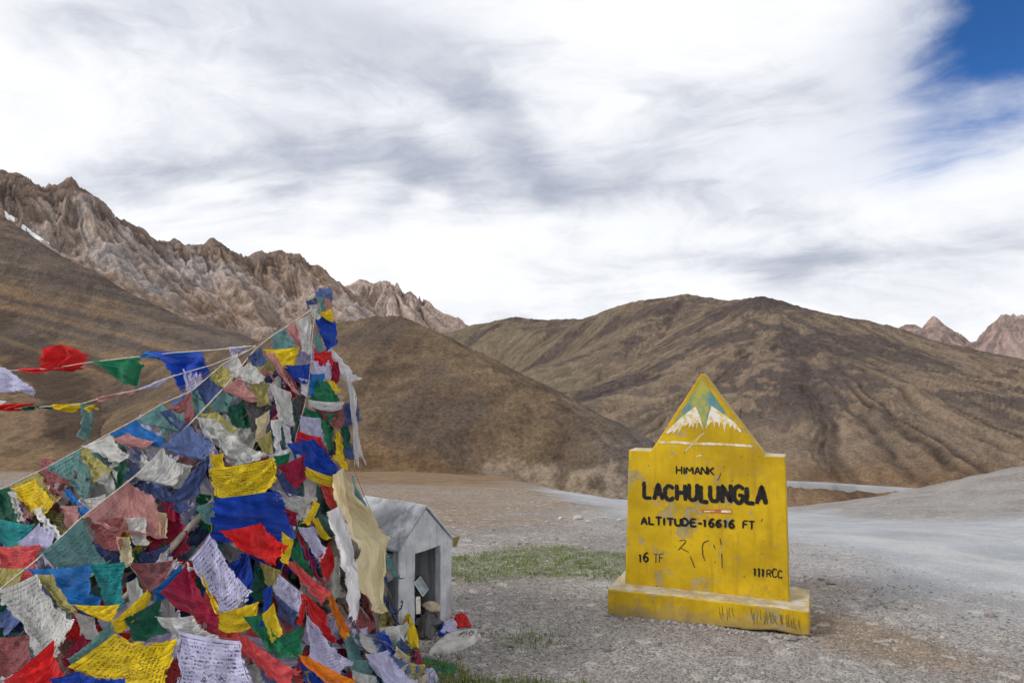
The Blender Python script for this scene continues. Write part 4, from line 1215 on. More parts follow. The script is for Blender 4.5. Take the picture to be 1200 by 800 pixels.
q4(S, 'N', (238, 532), (246, 536), (236, 566), (190, 585), pr=0, lay=.11)
q4(S, 'N', (176, 572), (192, 568), (226, 590), (200, 592), pr=0, lay=.10)
q4(S, 'M', (188, 585), (204, 588), (206, 608), (194, 604), pr=0, lay=.09)
q4(S, 'T', (228, 592), (250, 586), (248, 612), (236, 606), pr=.5, lay=.14)
q4(S, 'Y', (246, 532), (262, 530), (264, 548), (248, 550), pr=.6, lay=.12)
q4(S, 'K', (190, 535), (226, 545), (216, 572), (196, 568), pr=.4, lay=.09)
# upper rope on the left
S = 'upper_rope'
q4(S, 'K', (261, 426), (279, 413), (287, 429), (270, 437), pr=.2, lay=.03)
q4(S, 'O', (244, 441), (262, 425), (276, 436), (258, 451), pr=.4, lay=.03)
q4(S, 'N', (224, 458), (245, 440), (263, 451), (240, 471), pr=.1, lay=.03)
q4(S, 'T', (222, 460), (232, 456), (242, 472), (226, 480), pr=.2, lay=.02)
q4(S, 'U', (199, 479), (225, 457), (229, 481), (214, 491), pr=.3, lay=.03)
q4(S, 'T', (159, 493), (190, 472), (217, 482), (195, 499), pr=.5, lay=.04)
q4(S, 'N', (186, 482), (200, 478), (218, 492), (204, 500), pr=0, lay=.03)
q4(S, 'D', (127, 509), (160, 491), (192, 510), (180, 517), pr=.1, lay=.04)
q4(S, 'P', (132, 514), (150, 506), (184, 515), (160, 518), pr=.1, lay=.05)
q4(S, 'K', (94, 524), (130, 508), (154, 530), (140, 542), pr=.3, lay=.04)
q4(S, 'O', (91, 528), (102, 524), (132, 546), (108, 562), pr=.5, lay=.05)
q4(S, 'T', (53, 548), (93, 527), (110, 566), (98, 579), pr=.9, lay=.05, hold=.3)
q4(S, 'K', (113, 562), (130, 543), (139, 548), (128, 576), pr=.5, lay=.03)
q4(S, 'H', (128, 548), (146, 542), (150, 562), (134, 568), pr=.2, lay=.02)
q4(S, 'O', (11, 569), (46, 552), (72, 579), (32, 602), pr=.7, lay=.05, hold=.3)
q4(S, 'Y', (14, 572), (42, 560), (66, 582), (34, 596), pr=.8, lay=.07, hold=.3)
q4(S, 'U', (44, 553), (54, 549), (76, 580), (70, 588), pr=.2, lay=.04)
q4(S, 'D', (74, 574), (82, 572), (108, 596), (96, 604), pr=0, lay=.05)
q4(S, 'H', (-6, 574), (12, 570), (24, 602), (-6, 608), pr=.2, lay=.05)
q4(S, 'K', (8, 576), (18, 574), (30, 606), (22, 610), pr=.4, lay=.06)
q4(S, 'E', (-6, 606), (42, 613), (26, 628), (-6, 630), pr=.3, lay=.07)
q4(S, 'L', (20, 636), (46, 612), (64, 618), (56, 638), pr=.2, lay=.09, slack=1.2)
q4(S, 'W', (38, 596), (48, 594), (78, 628), (66, 628), pr=.2, lay=.08)
q4(S, 'S', (-6, 640), (48, 636), (44, 666), (-6, 664), pr=.7, lay=.11, hold=.3)
q4(S, 'O', (-6, 664), (30, 664), (22, 682), (-6, 694), pr=0, lay=.11)
q4(S, 'P', (70, 592), (98, 590), (92, 612), (74, 612), pr=.2, lay=.04)
q4(S, 'K', (96, 584), (124, 578), (118, 600), (100, 604), pr=.4, lay=.02)
# pale old cloth lying under the opening
q4('front', 'U', (152, 659), (206, 655), (192, 686), (166, 692), pr=.8, lay=.13)
q4('front', 'K', (146, 606), (171, 604), (174, 634), (155, 634), pr=.5, lay=.06)
q4('front', 'U', (104, 608), (146, 604), (146, 636), (110, 630), pr=.2, lay=.07)
q4('front', 'C', (136, 628), (152, 628), (158, 652), (138, 660), pr=.3, lay=.06)
q4('front', 'C', (182, 598), (196, 600), (196, 630), (184, 628), pr=.1, lay=.06)
q4('front', 'K', (148, 682), (160, 676), (176, 700), (150, 712), pr=.1, lay=.11)
# cloth heaped between the flags and the shrine
S = 'spill'
q4(S, 'U', (404, 708), (424, 712), (441, 728), (420, 744), pr=0, lay=.10)
q4(S, 'L', (411, 735), (431, 734), (429, 749), (414, 750), pr=0, lay=.10)
q4(S, 'F', (428, 742), (452, 736), (460, 752), (432, 760), pr=.2, lay=.07)
q4(S, 'B', (440, 738), (456, 744), (463, 763), (450, 757), pr=0, lay=.09)
q4(S, 'F', (424, 758), (452, 750), (480, 775), (440, 782), pr=.3, lay=.08)
q4(S, 'L', (428, 766), (456, 760), (494, 802), (458, 806), pr=.1, lay=.10, slack=1.2)
q4(S, 'T', (398, 738), (420, 742), (424, 770), (406, 768), pr=.2, lay=.09)
q4(S, 'T', (405, 770), (432, 772), (446, 800), (414, 802), pr=.3, lay=.09)
q4(S, 'K', (412, 784), (440, 790), (452, 812), (410, 814), pr=.2, lay=.11, slack=1.25)
q4(S, 'O', (424, 752), (438, 754), (438, 766), (426, 768), pr=.2, lay=.10)
q4(S, 'O', (356, 785), (378, 782), (392, 806), (360, 812), pr=.3, lay=.15)
q4(S, 'K', (420, 740), (436, 746), (444, 758), (424, 756), pr=.1, lay=.12, slack=1.2)
# scarves (things of their own)
fl('scarf_white', 'W', [((402, 434), (411, 438)), ((407, 455), (414, 458)), ((410, 478), (418, 480)), ((412, 500), (421, 500)), ((413, 520), (424, 520)), ((414, 545), (430, 538))], pr=0, lay=.0, Y=4.60, slack=1.04, hold=.6, fray=1)
fl('scarf_cream', 'C', [((391, 556), (401, 548)), ((399, 582), (416, 575)), ((408, 608), (438, 600)), ((416, 640), (458, 628)), ((420, 672), (456, 662)), ((430, 702), (453, 694)), ((442, 718), (453, 708))], pr=0, lay=.25, slack=1.12, hold=.45, fray=.3)
fl('scarf_long', 'W', [((382, 600), (399, 591)), ((388, 622), (407, 615)), ((396, 645), (415, 642)), ((401, 668), (422, 664)), ((402, 692), (424, 690)), ((404, 714), (421, 722))], pr=0, lay=.25, slack=1.10, hold=.45, fray=.5)

# crumpled flags heaped at every angle in between
rc = np.random.RandomState(21)
def tangle(string, poly, n, cols, smin, smax, l0, l1):
    poly = np.array(poly, float); k = 0
    while k < n:
        x = rc.uniform(poly[:, 0].min(), poly[:, 0].max()); y = rc.uniform(poly[:, 1].min(), poly[:, 1].max())
        ins = False
        for i in range(len(poly)):
            a, b = poly[i], poly[i - 1]
            if (a[1] > y) != (b[1] > y) and x < (b[0] - a[0]) * (y - a[1]) / (b[1] - a[1]) + a[0]: ins = not ins
        if not ins: continue
        k += 1
        s = rc.uniform(smin, smax); asp = rc.choice([.55, .8, 1.0, 1.3, 2.6]); w_, h_ = s * asp ** .5, s / asp ** .5
        an = rc.uniform(-1.9, 1.9); ca, sa = math.cos(an), math.sin(an)
        def cor(u, v):
            u += rc.uniform(-.12, .12); v += rc.uniform(-.12, .12)
            return (x + ca * u * w_ - sa * v * h_, y + sa * u * w_ + ca * v * h_)
        q4(string, cols[rc.randint(len(cols))], cor(-.5, -.5), cor(.5, -.5), cor(.5, .5), cor(-.5, .5), pr=rc.choice([0, 0, .5, .9]), lay=rc.uniform(l0, l1), slack=rc.choice([1.1, 1.2, 1.3]), hold=rc.uniform(.3, .6), fray=.8)
OLD = ['K', 'K', 'T', 'T', 'F', 'P', 'L', 'L', 'W', 'N', 'O', 'U', 'C', 'K']
BRI = ['W', 'L', 'L', 'K', 'R', 'M', 'G', 'B', 'Y', 'S', 'H', 'T', 'F', 'W', 'N']
tangle('tangle_left', [(0, 600), (60, 560), (140, 520), (215, 500), (150, 590), (60, 680), (0, 720)], 32, OLD, 28, 52, -.12, -.01)
tangle('tangle_mast', [(150, 510), (215, 470), (300, 415), (360, 375), (352, 460), (330, 530), (240, 560), (180, 560)], 28, OLD, 22, 44, -.12, -.01)
tangle('tangle_front', [(130, 640), (240, 560), (330, 540), (380, 580), (395, 700), (300, 720), (170, 720)], 30, BRI, 30, 54, -.08, .05)
tangle('tangle_low', [(0, 700), (150, 680), (300, 700), (395, 720), (430, 800), (0, 810)], 34, BRI, 36, 66, -.06, .07)
tangle('tangle_column', [(366, 375), (385, 385), (400, 450), (405, 540), (395, 600), (350, 560), (348, 490), (362, 420)], 10, OLD, 18, 32, -.10, -.02)
tangle('tangle_shrine', [(395, 720), (440, 735), (470, 760), (490, 800), (410, 806), (400, 760)], 16, OLD + ['B', 'N', 'F'], 22, 46, -.03, .04)

# ---- build the starting patches and let the cloth settle
N = 13
def patch(f, rs):
    rows = f['rows']; k = len(rows)
    L = np.array([shell(*a, off=f['lay'], Y=f['Y']) for a, b in rows]); R = np.array([shell(*b, off=f['lay'], Y=f['Y']) for a, b in rows])
    t = np.linspace(0, k - 1, N)
    def it(A): return np.stack([np.interp(t, np.arange(k), A[:, j]) for j in range(3)], 1)
    l, r = it(L), it(R)
    u = np.linspace(0, 1, N)
    return l[:, None] * (1 - u)[None, :, None] + r[:, None] * u[None, :, None]
rs = np.random.RandomState(12)
# filler: older strings radiating from the mast over the heap, under the bright ones
fill_strings = []
FILLC = ['T', 'K', 'N', 'O', 'P', 'U', 'F', 'K', 'T', 'H', 'L', 'M', 'O', 'N', 'S', 'G']
for si, (ang, r0, r1, nf) in enumerate([(182, .3, 3.1, 9), (192, .3, 3.2, 10), (203, .12, 3.0, 11), (213, .12, 2.7, 11), (223, .10, 2.5, 10), (233, .10, 2.2, 10), (243, .10, 2.0, 9), (254, .10, 1.8, 9), (265, .2, 1.6, 8), (277, .2, 1.45, 7), (290, .15, 1.15, 6), (305, .15, .85, 5), (322, .15, .6, 4), (160, .4, 2.6, 7), (135, .3, 1.9, 6), (100, .2, 1.2, 5), (60, .2, 1.0, 4)]):
    fill_strings.append((si, ang, r0, r1, nf))
patches = [patch(f, rs) for f in FL]
for (si, ang, r0, r1, nf) in fill_strings:
    for j in range(nf):
        a = math.radians(ang + rs.uniform(-3, 3)); r = r0 + (r1 - r0) * (j + rs.uniform(.2, .5)) / nf
        rad = np.array((math.cos(a), math.sin(a))); tang = np.array((-rad[1], rad[0]))
        wdt = rs.uniform(.15, .26); hgt = rs.uniform(.16, .28)
        sgn = 1 if rs.rand() < .5 else -1
        # attached edge runs down the rope, the cloth hangs to one side
        u = np.linspace(0, 1, N); v = np.linspace(0, 1, N)
        ox = POLE + rad * r
        PX = ox[0] + rad[0] * u[None, :] * wdt + sgn * tang[0] * v[:, None] * hgt + rad[0] * v[:, None] * .06
        PY = ox[1] + rad[1] * u[None, :] * wdt + sgn * tang[1] * v[:, None] * hgt + rad[1] * v[:, None] * .06
        lay = rs.uniform(-.20, -.10)
        PZ = np.maximum(heap(PX, PY) + lay, .02)
        patches.append(np.stack([PX, PY, PZ], -1))
        FL.append(dict(s='fill%d' % si, c=FILLC[rs.randint(len(FILLC))], rows=None, pr=rs.choice([0, .3, .6, .8]), lay=lay, Y=None, slack=rs.choice([1.12, 1.25, 1.45]), hold=.12, fray=.9))
X = np.array(patches); F_ = len(X)
slack = np.array([f['slack'] for f in FL]); hold = np.array([f['hold'] for f in FL]); lays = np.array([f['lay'] for f in FL])
lays[lays > 0] *= 1.3
fixedY = np.array([f['Y'] is not None for f in FL])

def norm_(a): return a / (np.linalg.norm(a, axis=-1, keepdims=True) + 1e-9)
def settle(X, steps=46):
    T0 = X.copy()
    # starting ripples so that the slack goes into folds
    du = np.gradient(X, axis=2); dv = np.gradient(X, axis=1)
    nr = norm_(np.cross(du, dv)); nr *= np.where(nr[..., 1:2] > 0, -1, 1)
    size = np.linalg.norm(X[:, 0, 0] - X[:, 0, -1], axis=-1) + np.linalg.norm(X[:, 0, 0] - X[:, -1, 0], axis=-1)
    uu, vv = np.meshgrid(np.arange(N) / (N - 1), np.arange(N) / (N - 1))
    rip = np.zeros(X.shape[:3])
    for i in range(len(X)):
        a = rs.uniform(0, 6.28); fq = rs.uniform(1.2, 3.2)
        rip[i] = np.sin(6.28 * fq * (uu * math.cos(a) + vv * math.sin(a) * .5) + rs.uniform(0, 6)) * .6 + fbm(uu * 4 + i, vv * 4, 3, i % 50) * 1.0
    edge = np.minimum(1, vv * 3)[None]
    X = X + nr * (rip * edge)[..., None] * (size * .04)[:, None, None, None] * np.minimum(1, (slack - 1) * 9)[:, None, None, None]
    def L(a, b): return np.linalg.norm(T0[a] - T0[b], axis=-1) * slack[:, None, None] ** .9
    s = slice(None)
    cons = []
    def add(a, b, k): cons.append((a, b, L(a, b), k))
    for par in (0, 1):
        add((s, s, slice(par, N - 1, 2)), (s, s, slice(par + 1, N, 2)), 1.0)
        add((s, slice(par, N - 1, 2)), (s, slice(par + 1, N, 2)), 1.0)
        add((s, slice(par, N - 1, 2), slice(0, N - 1)), (s, slice(par + 1, N, 2), slice(1, N)), .35)
        add((s, slice(par, N - 1, 2), slice(1, N)), (s, slice(par + 1, N, 2), slice(0, N - 1)), .35)
    for st in (0, 1, 2, 3):
        add((s, s, slice(st, N - 2, 4)), (s, s, slice(st + 2, N, 4)), .10)
        add((s, slice(st, N - 2, 4)), (s, slice(st + 2, N, 4)), .10)
    cons = [(a, b, l, k) for a, b, l, k in cons]
    fixed_cons = []
    for a, b, l, k in cons:
        if T0[a].shape != T0[b].shape:
            m = [min(p, q) for p, q in zip(T0[a].shape, T0[b].shape)]
            fixed_cons.append((a, b, l, k, m))
        else: fixed_cons.append((a, b, l, k, None))
    W = np.zeros(X.shape[:3])
    W[:, 0, :] = .35; W[:, 0, 0] = 1; W[:, 0, -1] = 1
    W[:, -1, 0] = hold; W[:, -1, -1] = hold
    ho = hold > .22
    W[ho, :, 0] = np.maximum(W[ho, :, 0], hold[ho, None] * .4); W[ho, :, -1] = np.maximum(W[ho, :, -1], hold[ho, None] * .4)
    W = W[..., None]
    V = np.zeros_like(X)
    dt = .018
    lo = (lays - .10)[:, None, None]
    for it in range(steps):
        wind = np.array((.9, .15, 0)) * (1 + fbm(X[..., 0] * 3 + it * .1, X[..., 2] * 3, 2, 5))[..., None]
        V = (V + dt * (np.array((0, 0, -3.6)) + wind)) * .94
        Xo = X.copy()
        X = X + V * dt
        for _ in range(3):
            for a, b, l, k, m in fixed_cons:
                d = X[b] - X[a]
                n_ = np.sqrt((d * d).sum(-1)) + 1e-9
                c = (k * .5 * (1 - l / n_))[..., None] * d
                X[a] += c; X[b] -= c
            X += (T0 - X) * W * .8
            h = heap(X[..., 0], X[..., 1], True) + lo
            pen = np.maximum(h, .012 + .02 * np.maximum(lays, 0)[:, None, None]) - X[..., 2]
            hit = pen > 0
            e = .01
            gx_ = (heap(X[..., 0] + e, X[..., 1], True) - heap(X[..., 0] - e, X[..., 1], True)) / (2 * e)
            gy_ = (heap(X[..., 0], X[..., 1] + e, True) - heap(X[..., 0], X[..., 1] - e, True)) / (2 * e)
            nn = norm_(np.stack([-gx_, -gy_, np.ones_like(gx_)], -1))
            X += nn * (np.where(hit, np.minimum(pen, .05), 0) * nn[..., 2])[..., None] * np.where(fixedY, 0, 1)[:, None, None, None]
        V = (X - Xo) / dt
        sp_ = np.linalg.norm(V, axis=-1, keepdims=True); V *= np.minimum(1, 2.0 / (sp_ + 1e-9))
    X[..., 2] = np.maximum(X[..., 2], .008)
    return X
X = settle(X)

NF = 27
def _cr(n, m):
    """Catmull-Rom matrix that takes n samples to m"""
    A = np.zeros((m, n))
    for j, t in enumerate(np.linspace(0, n - 1, m)):
        i = min(int(t), n - 2); f = t - i
        w4 = [-.5 * f + f * f - .5 * f ** 3, 1 - 2.5 * f * f + 1.5 * f ** 3, .5 * f + 2 * f * f - 1.5 * f ** 3, -.5 * f * f + .5 * f ** 3]
        for k in range(4): A[j, min(max(i - 1 + k, 0), n - 1)] += w4[k]
    return A
CR = _cr(N, NF)
UF, VF = np.meshgrid(np.linspace(0, 1, NF), np.linspace(0, 1, NF))
def drape(G, crease=1.0):
    """finer grid with creases: pulls from the tied corners, soft folds and small crumples"""
    G = np.einsum('ai,ijk->ajk', CR, G); G = np.einsum('bj,ajk->abk', CR, G)
    # hems draw in between the tied corners
    cu = G.mean(1, keepdims=True); G = cu + (G - cu) * (1 - rs.uniform(-.04, .16) * np.sin(VF * math.pi))[..., None]
    hem = rs.uniform(-.05, .15) * np.sin(UF * math.pi) + .04 * fbm(UF * 5 + rs.uniform(0, 50), VF * 0, 2, 9)
    top_ = G[:1]; G = top_ + (G - top_) * (1 - hem * VF)[..., None]
    du = np.gradient(G, axis=1); dv = np.gradient(G, axis=0)
    nr = norm_(np.cross(du, dv)); nr = nr * (-1 if nr[..., 1].mean() > 0 else 1)
    size = .5 * (np.linalg.norm(du, axis=-1).sum(1).mean() + np.linalg.norm(dv, axis=-1).sum(0).mean())
    s1 = rs.uniform(0, 90); a = rs.uniform(-1.2, 1.2)
    ru = UF * math.cos(a) - VF * math.sin(a); rv = UF * math.sin(a) + VF * math.cos(a)
    th = np.arctan2(VF + .06, UF + .04); th2 = np.arctan2(VF + .06, 1.04 - UF)
    pull = np.sin(th * rs.uniform(9, 15) + s1) * np.exp(-2.2 * np.hypot(UF, VF)) + np.sin(th2 * rs.uniform(9, 15) + s1) * np.exp(-2.2 * np.hypot(1 - UF, VF))
    fold = ridged(ru * 1.1 + s1, rv * 3.4, 3, int(s1) % 40, .5)
    crum = fbm(ru * 5 + s1, rv * 9, 4, int(s1 * 3) % 60, .55)
    disp = (.034 * pull + .050 * fold + .026 * crum) * size * crease
    disp *= np.minimum(1, .25 + VF * 3)
    G = G + nr * disp[..., None]
    G[..., 2] = np.maximum(G[..., 2], .008)
    return G.reshape(-1, 3)
FACES = grid_faces(NF, NF)
UVN = np.stack([UF.ravel(), VF.ravel()], 1)
def flag_object(name, i, parent, label=None):
    f = FL[i]
    Vv = drape(X[i], 1.3 if 'tangle' in f['s'] or 'fill' in f['s'] else 1.15)
    me = np_mesh(name, Vv, FACES, uvs=UVN, colors=dict(print=np.full(NF * NF, f['pr']), fray=np.full(NF * NF, f['fray'])))
    o = obj(name, me, CL[f['c']][1], parent)
    if label: o['label'] = label
    return o
M_CORD = plain('pale_cord', (.46, .43, .38), .3, 60, .9)
M_CORD2 = plain('brown_cord', (.26, .17, .12), .4, 40, .9)
def cord(pts, parent, rad=.005, mat=None, sag=0.0, n=40):
    p = resample(pts, n)
    if sag: p[:, 2] -= sag * np.sin(np.linspace(0, math.pi, n))
    v, f = tube(p, rad, 6)
    return obj('cord', np_mesh('cord', v, f), mat or M_CORD, parent)
APEX = np.array((POLE[0], POLE[1], TOPZ - .02))
SDEF = {
 'head': ('wad of blue, grey and yellow flags knotted round the head of the mast', [(369, 345), (366, 352), (372, 357), (380, 352), (384, 362), (375, 366)]),
 'column': ('string of bright flags hanging straight down the right edge from the mast head', [(370, 362), (366, 392), (365, 420), (361, 455), (357, 475), (350, 500), (345, 520), (326, 548)]),
 'right_flank': ('string of red, white and yellow flags running down the heap beside the cream scarf', [(372, 560), (352, 612), (338, 645), (328, 672), (356, 696), (360, 722), (350, 765)]),
 'front': ('string with the printed yellow, large blue and printed white flags across the heap front', [(322, 535), (244, 548), (250, 582), (248, 622), (221, 656), (187, 694), (174, 690), (150, 660)]),
 'foot': ('string of large printed yellow and lavender flags along the bottom of the heap', [(0, 800), (64, 748), (79, 780), (134, 741), (211, 740), (283, 750), (330, 770)]),
 'near_rope': ('rope of faded flags from the mast down to the lower left corner', [(366, 362), (340, 380), (318, 394), (300, 408), (262, 455), (222, 497), (158, 558), (96, 606), (44, 655), (0, 690)]),
 'upper_rope': ('upper left rope with weathered teal and yellow flags ending at the knotted corner', [(300, 406), (262, 426), (225, 458), (190, 473), (158, 492), (128, 508), (92, 527), (54, 548), (12, 568), (-30, 586)]),
 'mast_front': ('tangle of faded pink, grey and blue flags strung below the mast between the ropes', [(364, 368), (345, 376), (308, 410), (330, 428), (352, 460), (318, 492), (300, 515), (246, 534), (190, 570)]),
 'spill': ('loose blue grey flag string spilled on the ground in front of the shrine', [(404, 709), (424, 742), (452, 752), (480, 775), (494, 800)]),
}
SDEF.update({
 'tangle_left': ('tangle of faded teal, grey and pink flags heaped between the two left ropes', None),
 'tangle_mast': ('tangle of crumpled pale old flags heaped high against the mast', None),
 'tangle_front': ('tangle of crumpled flags packed round the printed white and royal blue flags', None),
 'tangle_low': ('tangle of crumpled flags filling the gaps along the bottom of the picture', None),
 'tangle_column': ('crumpled flags bunched behind the straight string below the mast head', None),
 'tangle_shrine': ('crumpled pale blue flags spread on the ground left of the shrine doorway', None),
})
roots = {}
for key, (lab, path) in SDEF.items():
    idx = [i for i, f in enumerate(FL) if f['s'] == key]
    p3 = path and np.array([shell(*p, off=.10 if key != 'upper_rope' else .03) for p in path])
    base = X[idx].reshape(-1, 3).mean(0); zb = X[idx][..., 2].min()
    root = empty('prayer_flag_string', (float(base[0]), float(base[1]), float(zb)), lab, 'prayer flags', 'strings of prayer flags')
    roots[key] = root
    if path: cord(p3, root, .0036 if 'rope' in key else .0017, M_CORD if 'rope' in key or key == 'column' else M_CORD2, n=90)
    for i in idx:
        nm = CL[FL[i]['c']][0]
        flag_object('flag', i, root, '%s %sflag' % (nm, 'printed ' if FL[i]['pr'] >= .6 else ''))
FDESC = {0: 'underneath the upper left rope', 1: 'deeper inside the heap below the upper left rope', 2: 'between the two ropes on the left', 3: 'just below the long near rope', 4: 'under the printed teal flag at the left', 5: 'lying under the bright blue flag at lower left', 6: 'around the leaning wooden pole', 7: 'under the dark crimson flag', 8: 'under the printed white flag at the front', 9: 'behind the large royal blue flag', 10: 'under the salmon and scarlet flags', 11: 'under the white scarf at the right flank', 12: 'beside the shrine wall at the right foot', 13: 'on the far left side of the heap', 14: 'on the back of the heap to the left', 15: 'on the back of the heap behind the mast', 16: 'behind the mast towards the shrine roof'}
k0 = None
for (si, ang, r0, r1, nf) in fill_strings:
    idx = [i for i, f in enumerate(FL) if f['s'] == 'fill%d' % si]
    a = math.radians(ang); rr_ = np.linspace(.02, r1, 24)
    px3 = POLE[0] + math.cos(a) * rr_; py3 = POLE[1] + math.sin(a) * rr_
    pts = np.stack([px3, py3, np.maximum(heap(px3, py3) - .04, .02)], 1)
    root = empty('prayer_flag_string', (float(pts[-1, 0]), float(pts[-1, 1]), 0.0), 'old faded flag string ' + FDESC[si], 'prayer flags', 'strings of prayer flags')
    cord(pts, root, .0016, M_CORD2, n=40)
    for i in idx:
        flag_object('flag', i, root, '%s old flag' % CL[FL[i]['c']][0])
for key, nm, lab in (('scarf_white', 'offering_scarf', 'thin white scarf with a frayed end blowing off the mast'), ('scarf_cream', 'offering_scarf', 'broad cream scarf draped from the flags onto the shrine roof'), ('scarf_long', 'offering_scarf', 'long white scarf hanging beside the shrine wall')):
    i = [j for j, f in enumerate(FL) if f['s'] == key][0]
    o = flag_object(nm, i, None)
    tag(o, lab, 'scarf', 'offering scarves')

# ---- two cords flying free to the left, with flags in the wind
def free_string(label, path, flags, rad=.0032):
    """path: (px, py, depth); flags: (colour, print, px range on the cord, rows below as offsets)"""
    p3 = resample([at(*p) for p in path], 120)
    root = empty('prayer_flag_string', tuple(p3[-1]), label, 'prayer flags', 'strings of prayer flags')
    v, f = tube(p3, rad, 6); obj('cord', np_mesh('cord', v, f), M_CORD, root)
    for (c, pr, rows, ys) in flags:
        k = len(rows); t = np.linspace(0, k - 1, N); u = np.linspace(0, 1, N)
        Lr = np.array([at(*a, ys[j]) for j, (a, b) in enumerate(rows)]); Rr = np.array([at(*b, ys[j] + .05) for j, (a, b) in enumerate(rows)])
        def it(A): return np.stack([np.interp(t, np.arange(k), A[:, j]) for j in range(3)], 1)
        l, r = it(Lr), it(Rr)
        G = l[:, None] * (1 - u)[None, :, None] + r[:, None] * u[None, :, None]
        uu, vv = np.meshgrid(u, np.linspace(0, 1, N))
        ph = rs.uniform(0, 6)
        G[..., 1] += .035 * np.sin(uu * 9 + vv * 5 + ph) * np.minimum(1, vv * 2.5) + .02 * fbm(uu * 4 + ph, vv * 4, 3, 8)
        G[..., 2] += .012 * np.sin(uu * 7 + vv * 3 + ph) * vv
        me = np_mesh('flag', drape(G, .7), FACES, uvs=UVN, colors=dict(print=np.full(NF * NF, pr), fray=np.full(NF * NF, .6)))
        o = obj('flag', me, CL[c][1], root)
        o['label'] = '%s flag flying in the wind' % CL[c][0]
    return root
free_string('upper free cord flying scarlet, green and royal blue flags over the slope',
    [(-60, 428, 6.4), (14, 434, 6.1), (60, 432, 5.9), (100, 425, 5.7), (160, 418, 5.4), (205, 413, 5.2), (250, 410, 4.95), (300, 405, 4.7)],
    [('R', 0, [((48, 408), (72, 403)), ((49, 422), (103, 414)), ((50, 433), (95, 430))], (5.75, 5.80, 5.85)),
     ('R', 0, [((14, 433), (100, 427)), ((40, 437), (96, 433))], (5.95, 5.9)),
     ('G', .1, [((106, 423), (164, 418)), ((122, 432), (167, 428)), ((136, 446), (164, 441)), ((146, 454), (167, 451))], (5.6, 5.58, 5.56, 5.54)),
     ('B', 0, [((166, 412), (238, 411)), ((192, 425), (243, 424)), ((202, 443), (246, 434)), ((212, 461), (246, 446))], (5.25, 5.22, 5.2, 5.18)),
     ('D', 0, [((163, 418), (172, 411)), ((168, 420), (236, 416))], (5.22, 5.21)),
     ('L', .2, [((262, 407), (292, 405)), ((268, 409), (292, 407)), ((272, 418), (284, 414))], (4.85, 4.85, 4.85)),
     ('L', .5, [((-14, 428), (6, 431)), ((-12, 444), (24, 440)), ((-8, 459), (42, 456)), ((10, 458), (38, 463))], (6.2, 6.18, 6.15, 6.15))])
free_string('lower free cord with a yellow flag and a hanging grey green strip',
    [(-60, 492, 6.0), (0, 480, 5.8), (40, 477, 5.65), (92, 474, 5.45), (112, 468, 5.38), (160, 457, 5.2), (205, 440, 5.0), (250, 427, 4.85), (292, 410, 4.7)],
    [('R', 0, [((-14, 474), (44, 472)), ((-14, 486), (30, 478))], (5.7, 5.7)),
     ('W', .1, [((-16, 468), (8, 470)), ((-16, 480), (2, 480))], (5.72, 5.72)),
     ('H', 0, [((24, 476), (60, 474)), ((28, 479), (60, 478))], (5.62, 5.62)),
     ('Y', 0, [((60, 474), (94, 472)), ((62, 481), (94, 483))], (5.45, 5.46)),
     ('Y', 0, [((102, 475), (112, 474)), ((103, 481), (112, 479))], (5.40, 5.40)),
     ('P', .1, [((112, 466), (160, 455)), ((114, 469), (158, 460))], (5.28, 5.28)),
     ('T', .2, [((95, 472), (101, 472)), ((94, 485), (106, 484)), ((93, 500), (108, 498)), ((92, 513), (104, 514))], (5.42, 5.4, 5.38, 5.36)),
     ('L', .1, [((160, 456), (206, 438)), ((164, 459), (207, 442))], (5.1, 5.1))])

# ---- mast, leaning pole, cairn
def pole_obj(name, a, b, r0, r1, mat, parent=None, n=14):
    p = resample([a, b], n)
    p += np.stack([fbm(np.arange(n) * .6, np.full(n, 3.1 * k + r0 * 90), 2, k) for k in range(3)], 1) * .008
    v, f = tube(p, np.linspace(r0, r1, n) * (1 + .12 * fbm(np.arange(n) * .9, np.zeros(n), 2, 3)), 9)
    capa = np.arange(9); v = np.concatenate([v, p[:1], p[-1:]]); na = len(v) - 2
    tri = [(capa[(i + 1) % 9], capa[i], na, na) for i in range(9)]
    e0 = (n - 1) * 9
    me = bpy.data.meshes.new(name)
    faces = [tuple(q) for q in f] + [(e0 + i, e0 + (i + 1) % 9, na + 1) for i in range(9)] + [((i + 1) % 9, i, na) for i in range(9)]
    me.from_pydata([tuple(q) for q in v], [], faces)
    for pl in me.polygons: pl.use_smooth = True
    return obj(name, me, mat, parent)
tag(pole_obj('flag_mast', (POLE[0], POLE[1], .0), (POLE[0] + .03, POLE[1], TOPZ - .16), .024, .014, M_WOOD), 'upright wooden mast carrying the flags at the top of the heap', 'pole')
pa = shell(184, 660, off=-.02); pb = shell(246, 592, off=.04)
pa2 = pa + (pa - pb) * .6
tag(pole_obj('wooden_pole', tuple(pa2), tuple(pb + (pb - pa) * .06), .019, .016, M_WOOD), 'bare grey wooden pole leaning among the stones in the heap', 'pole')

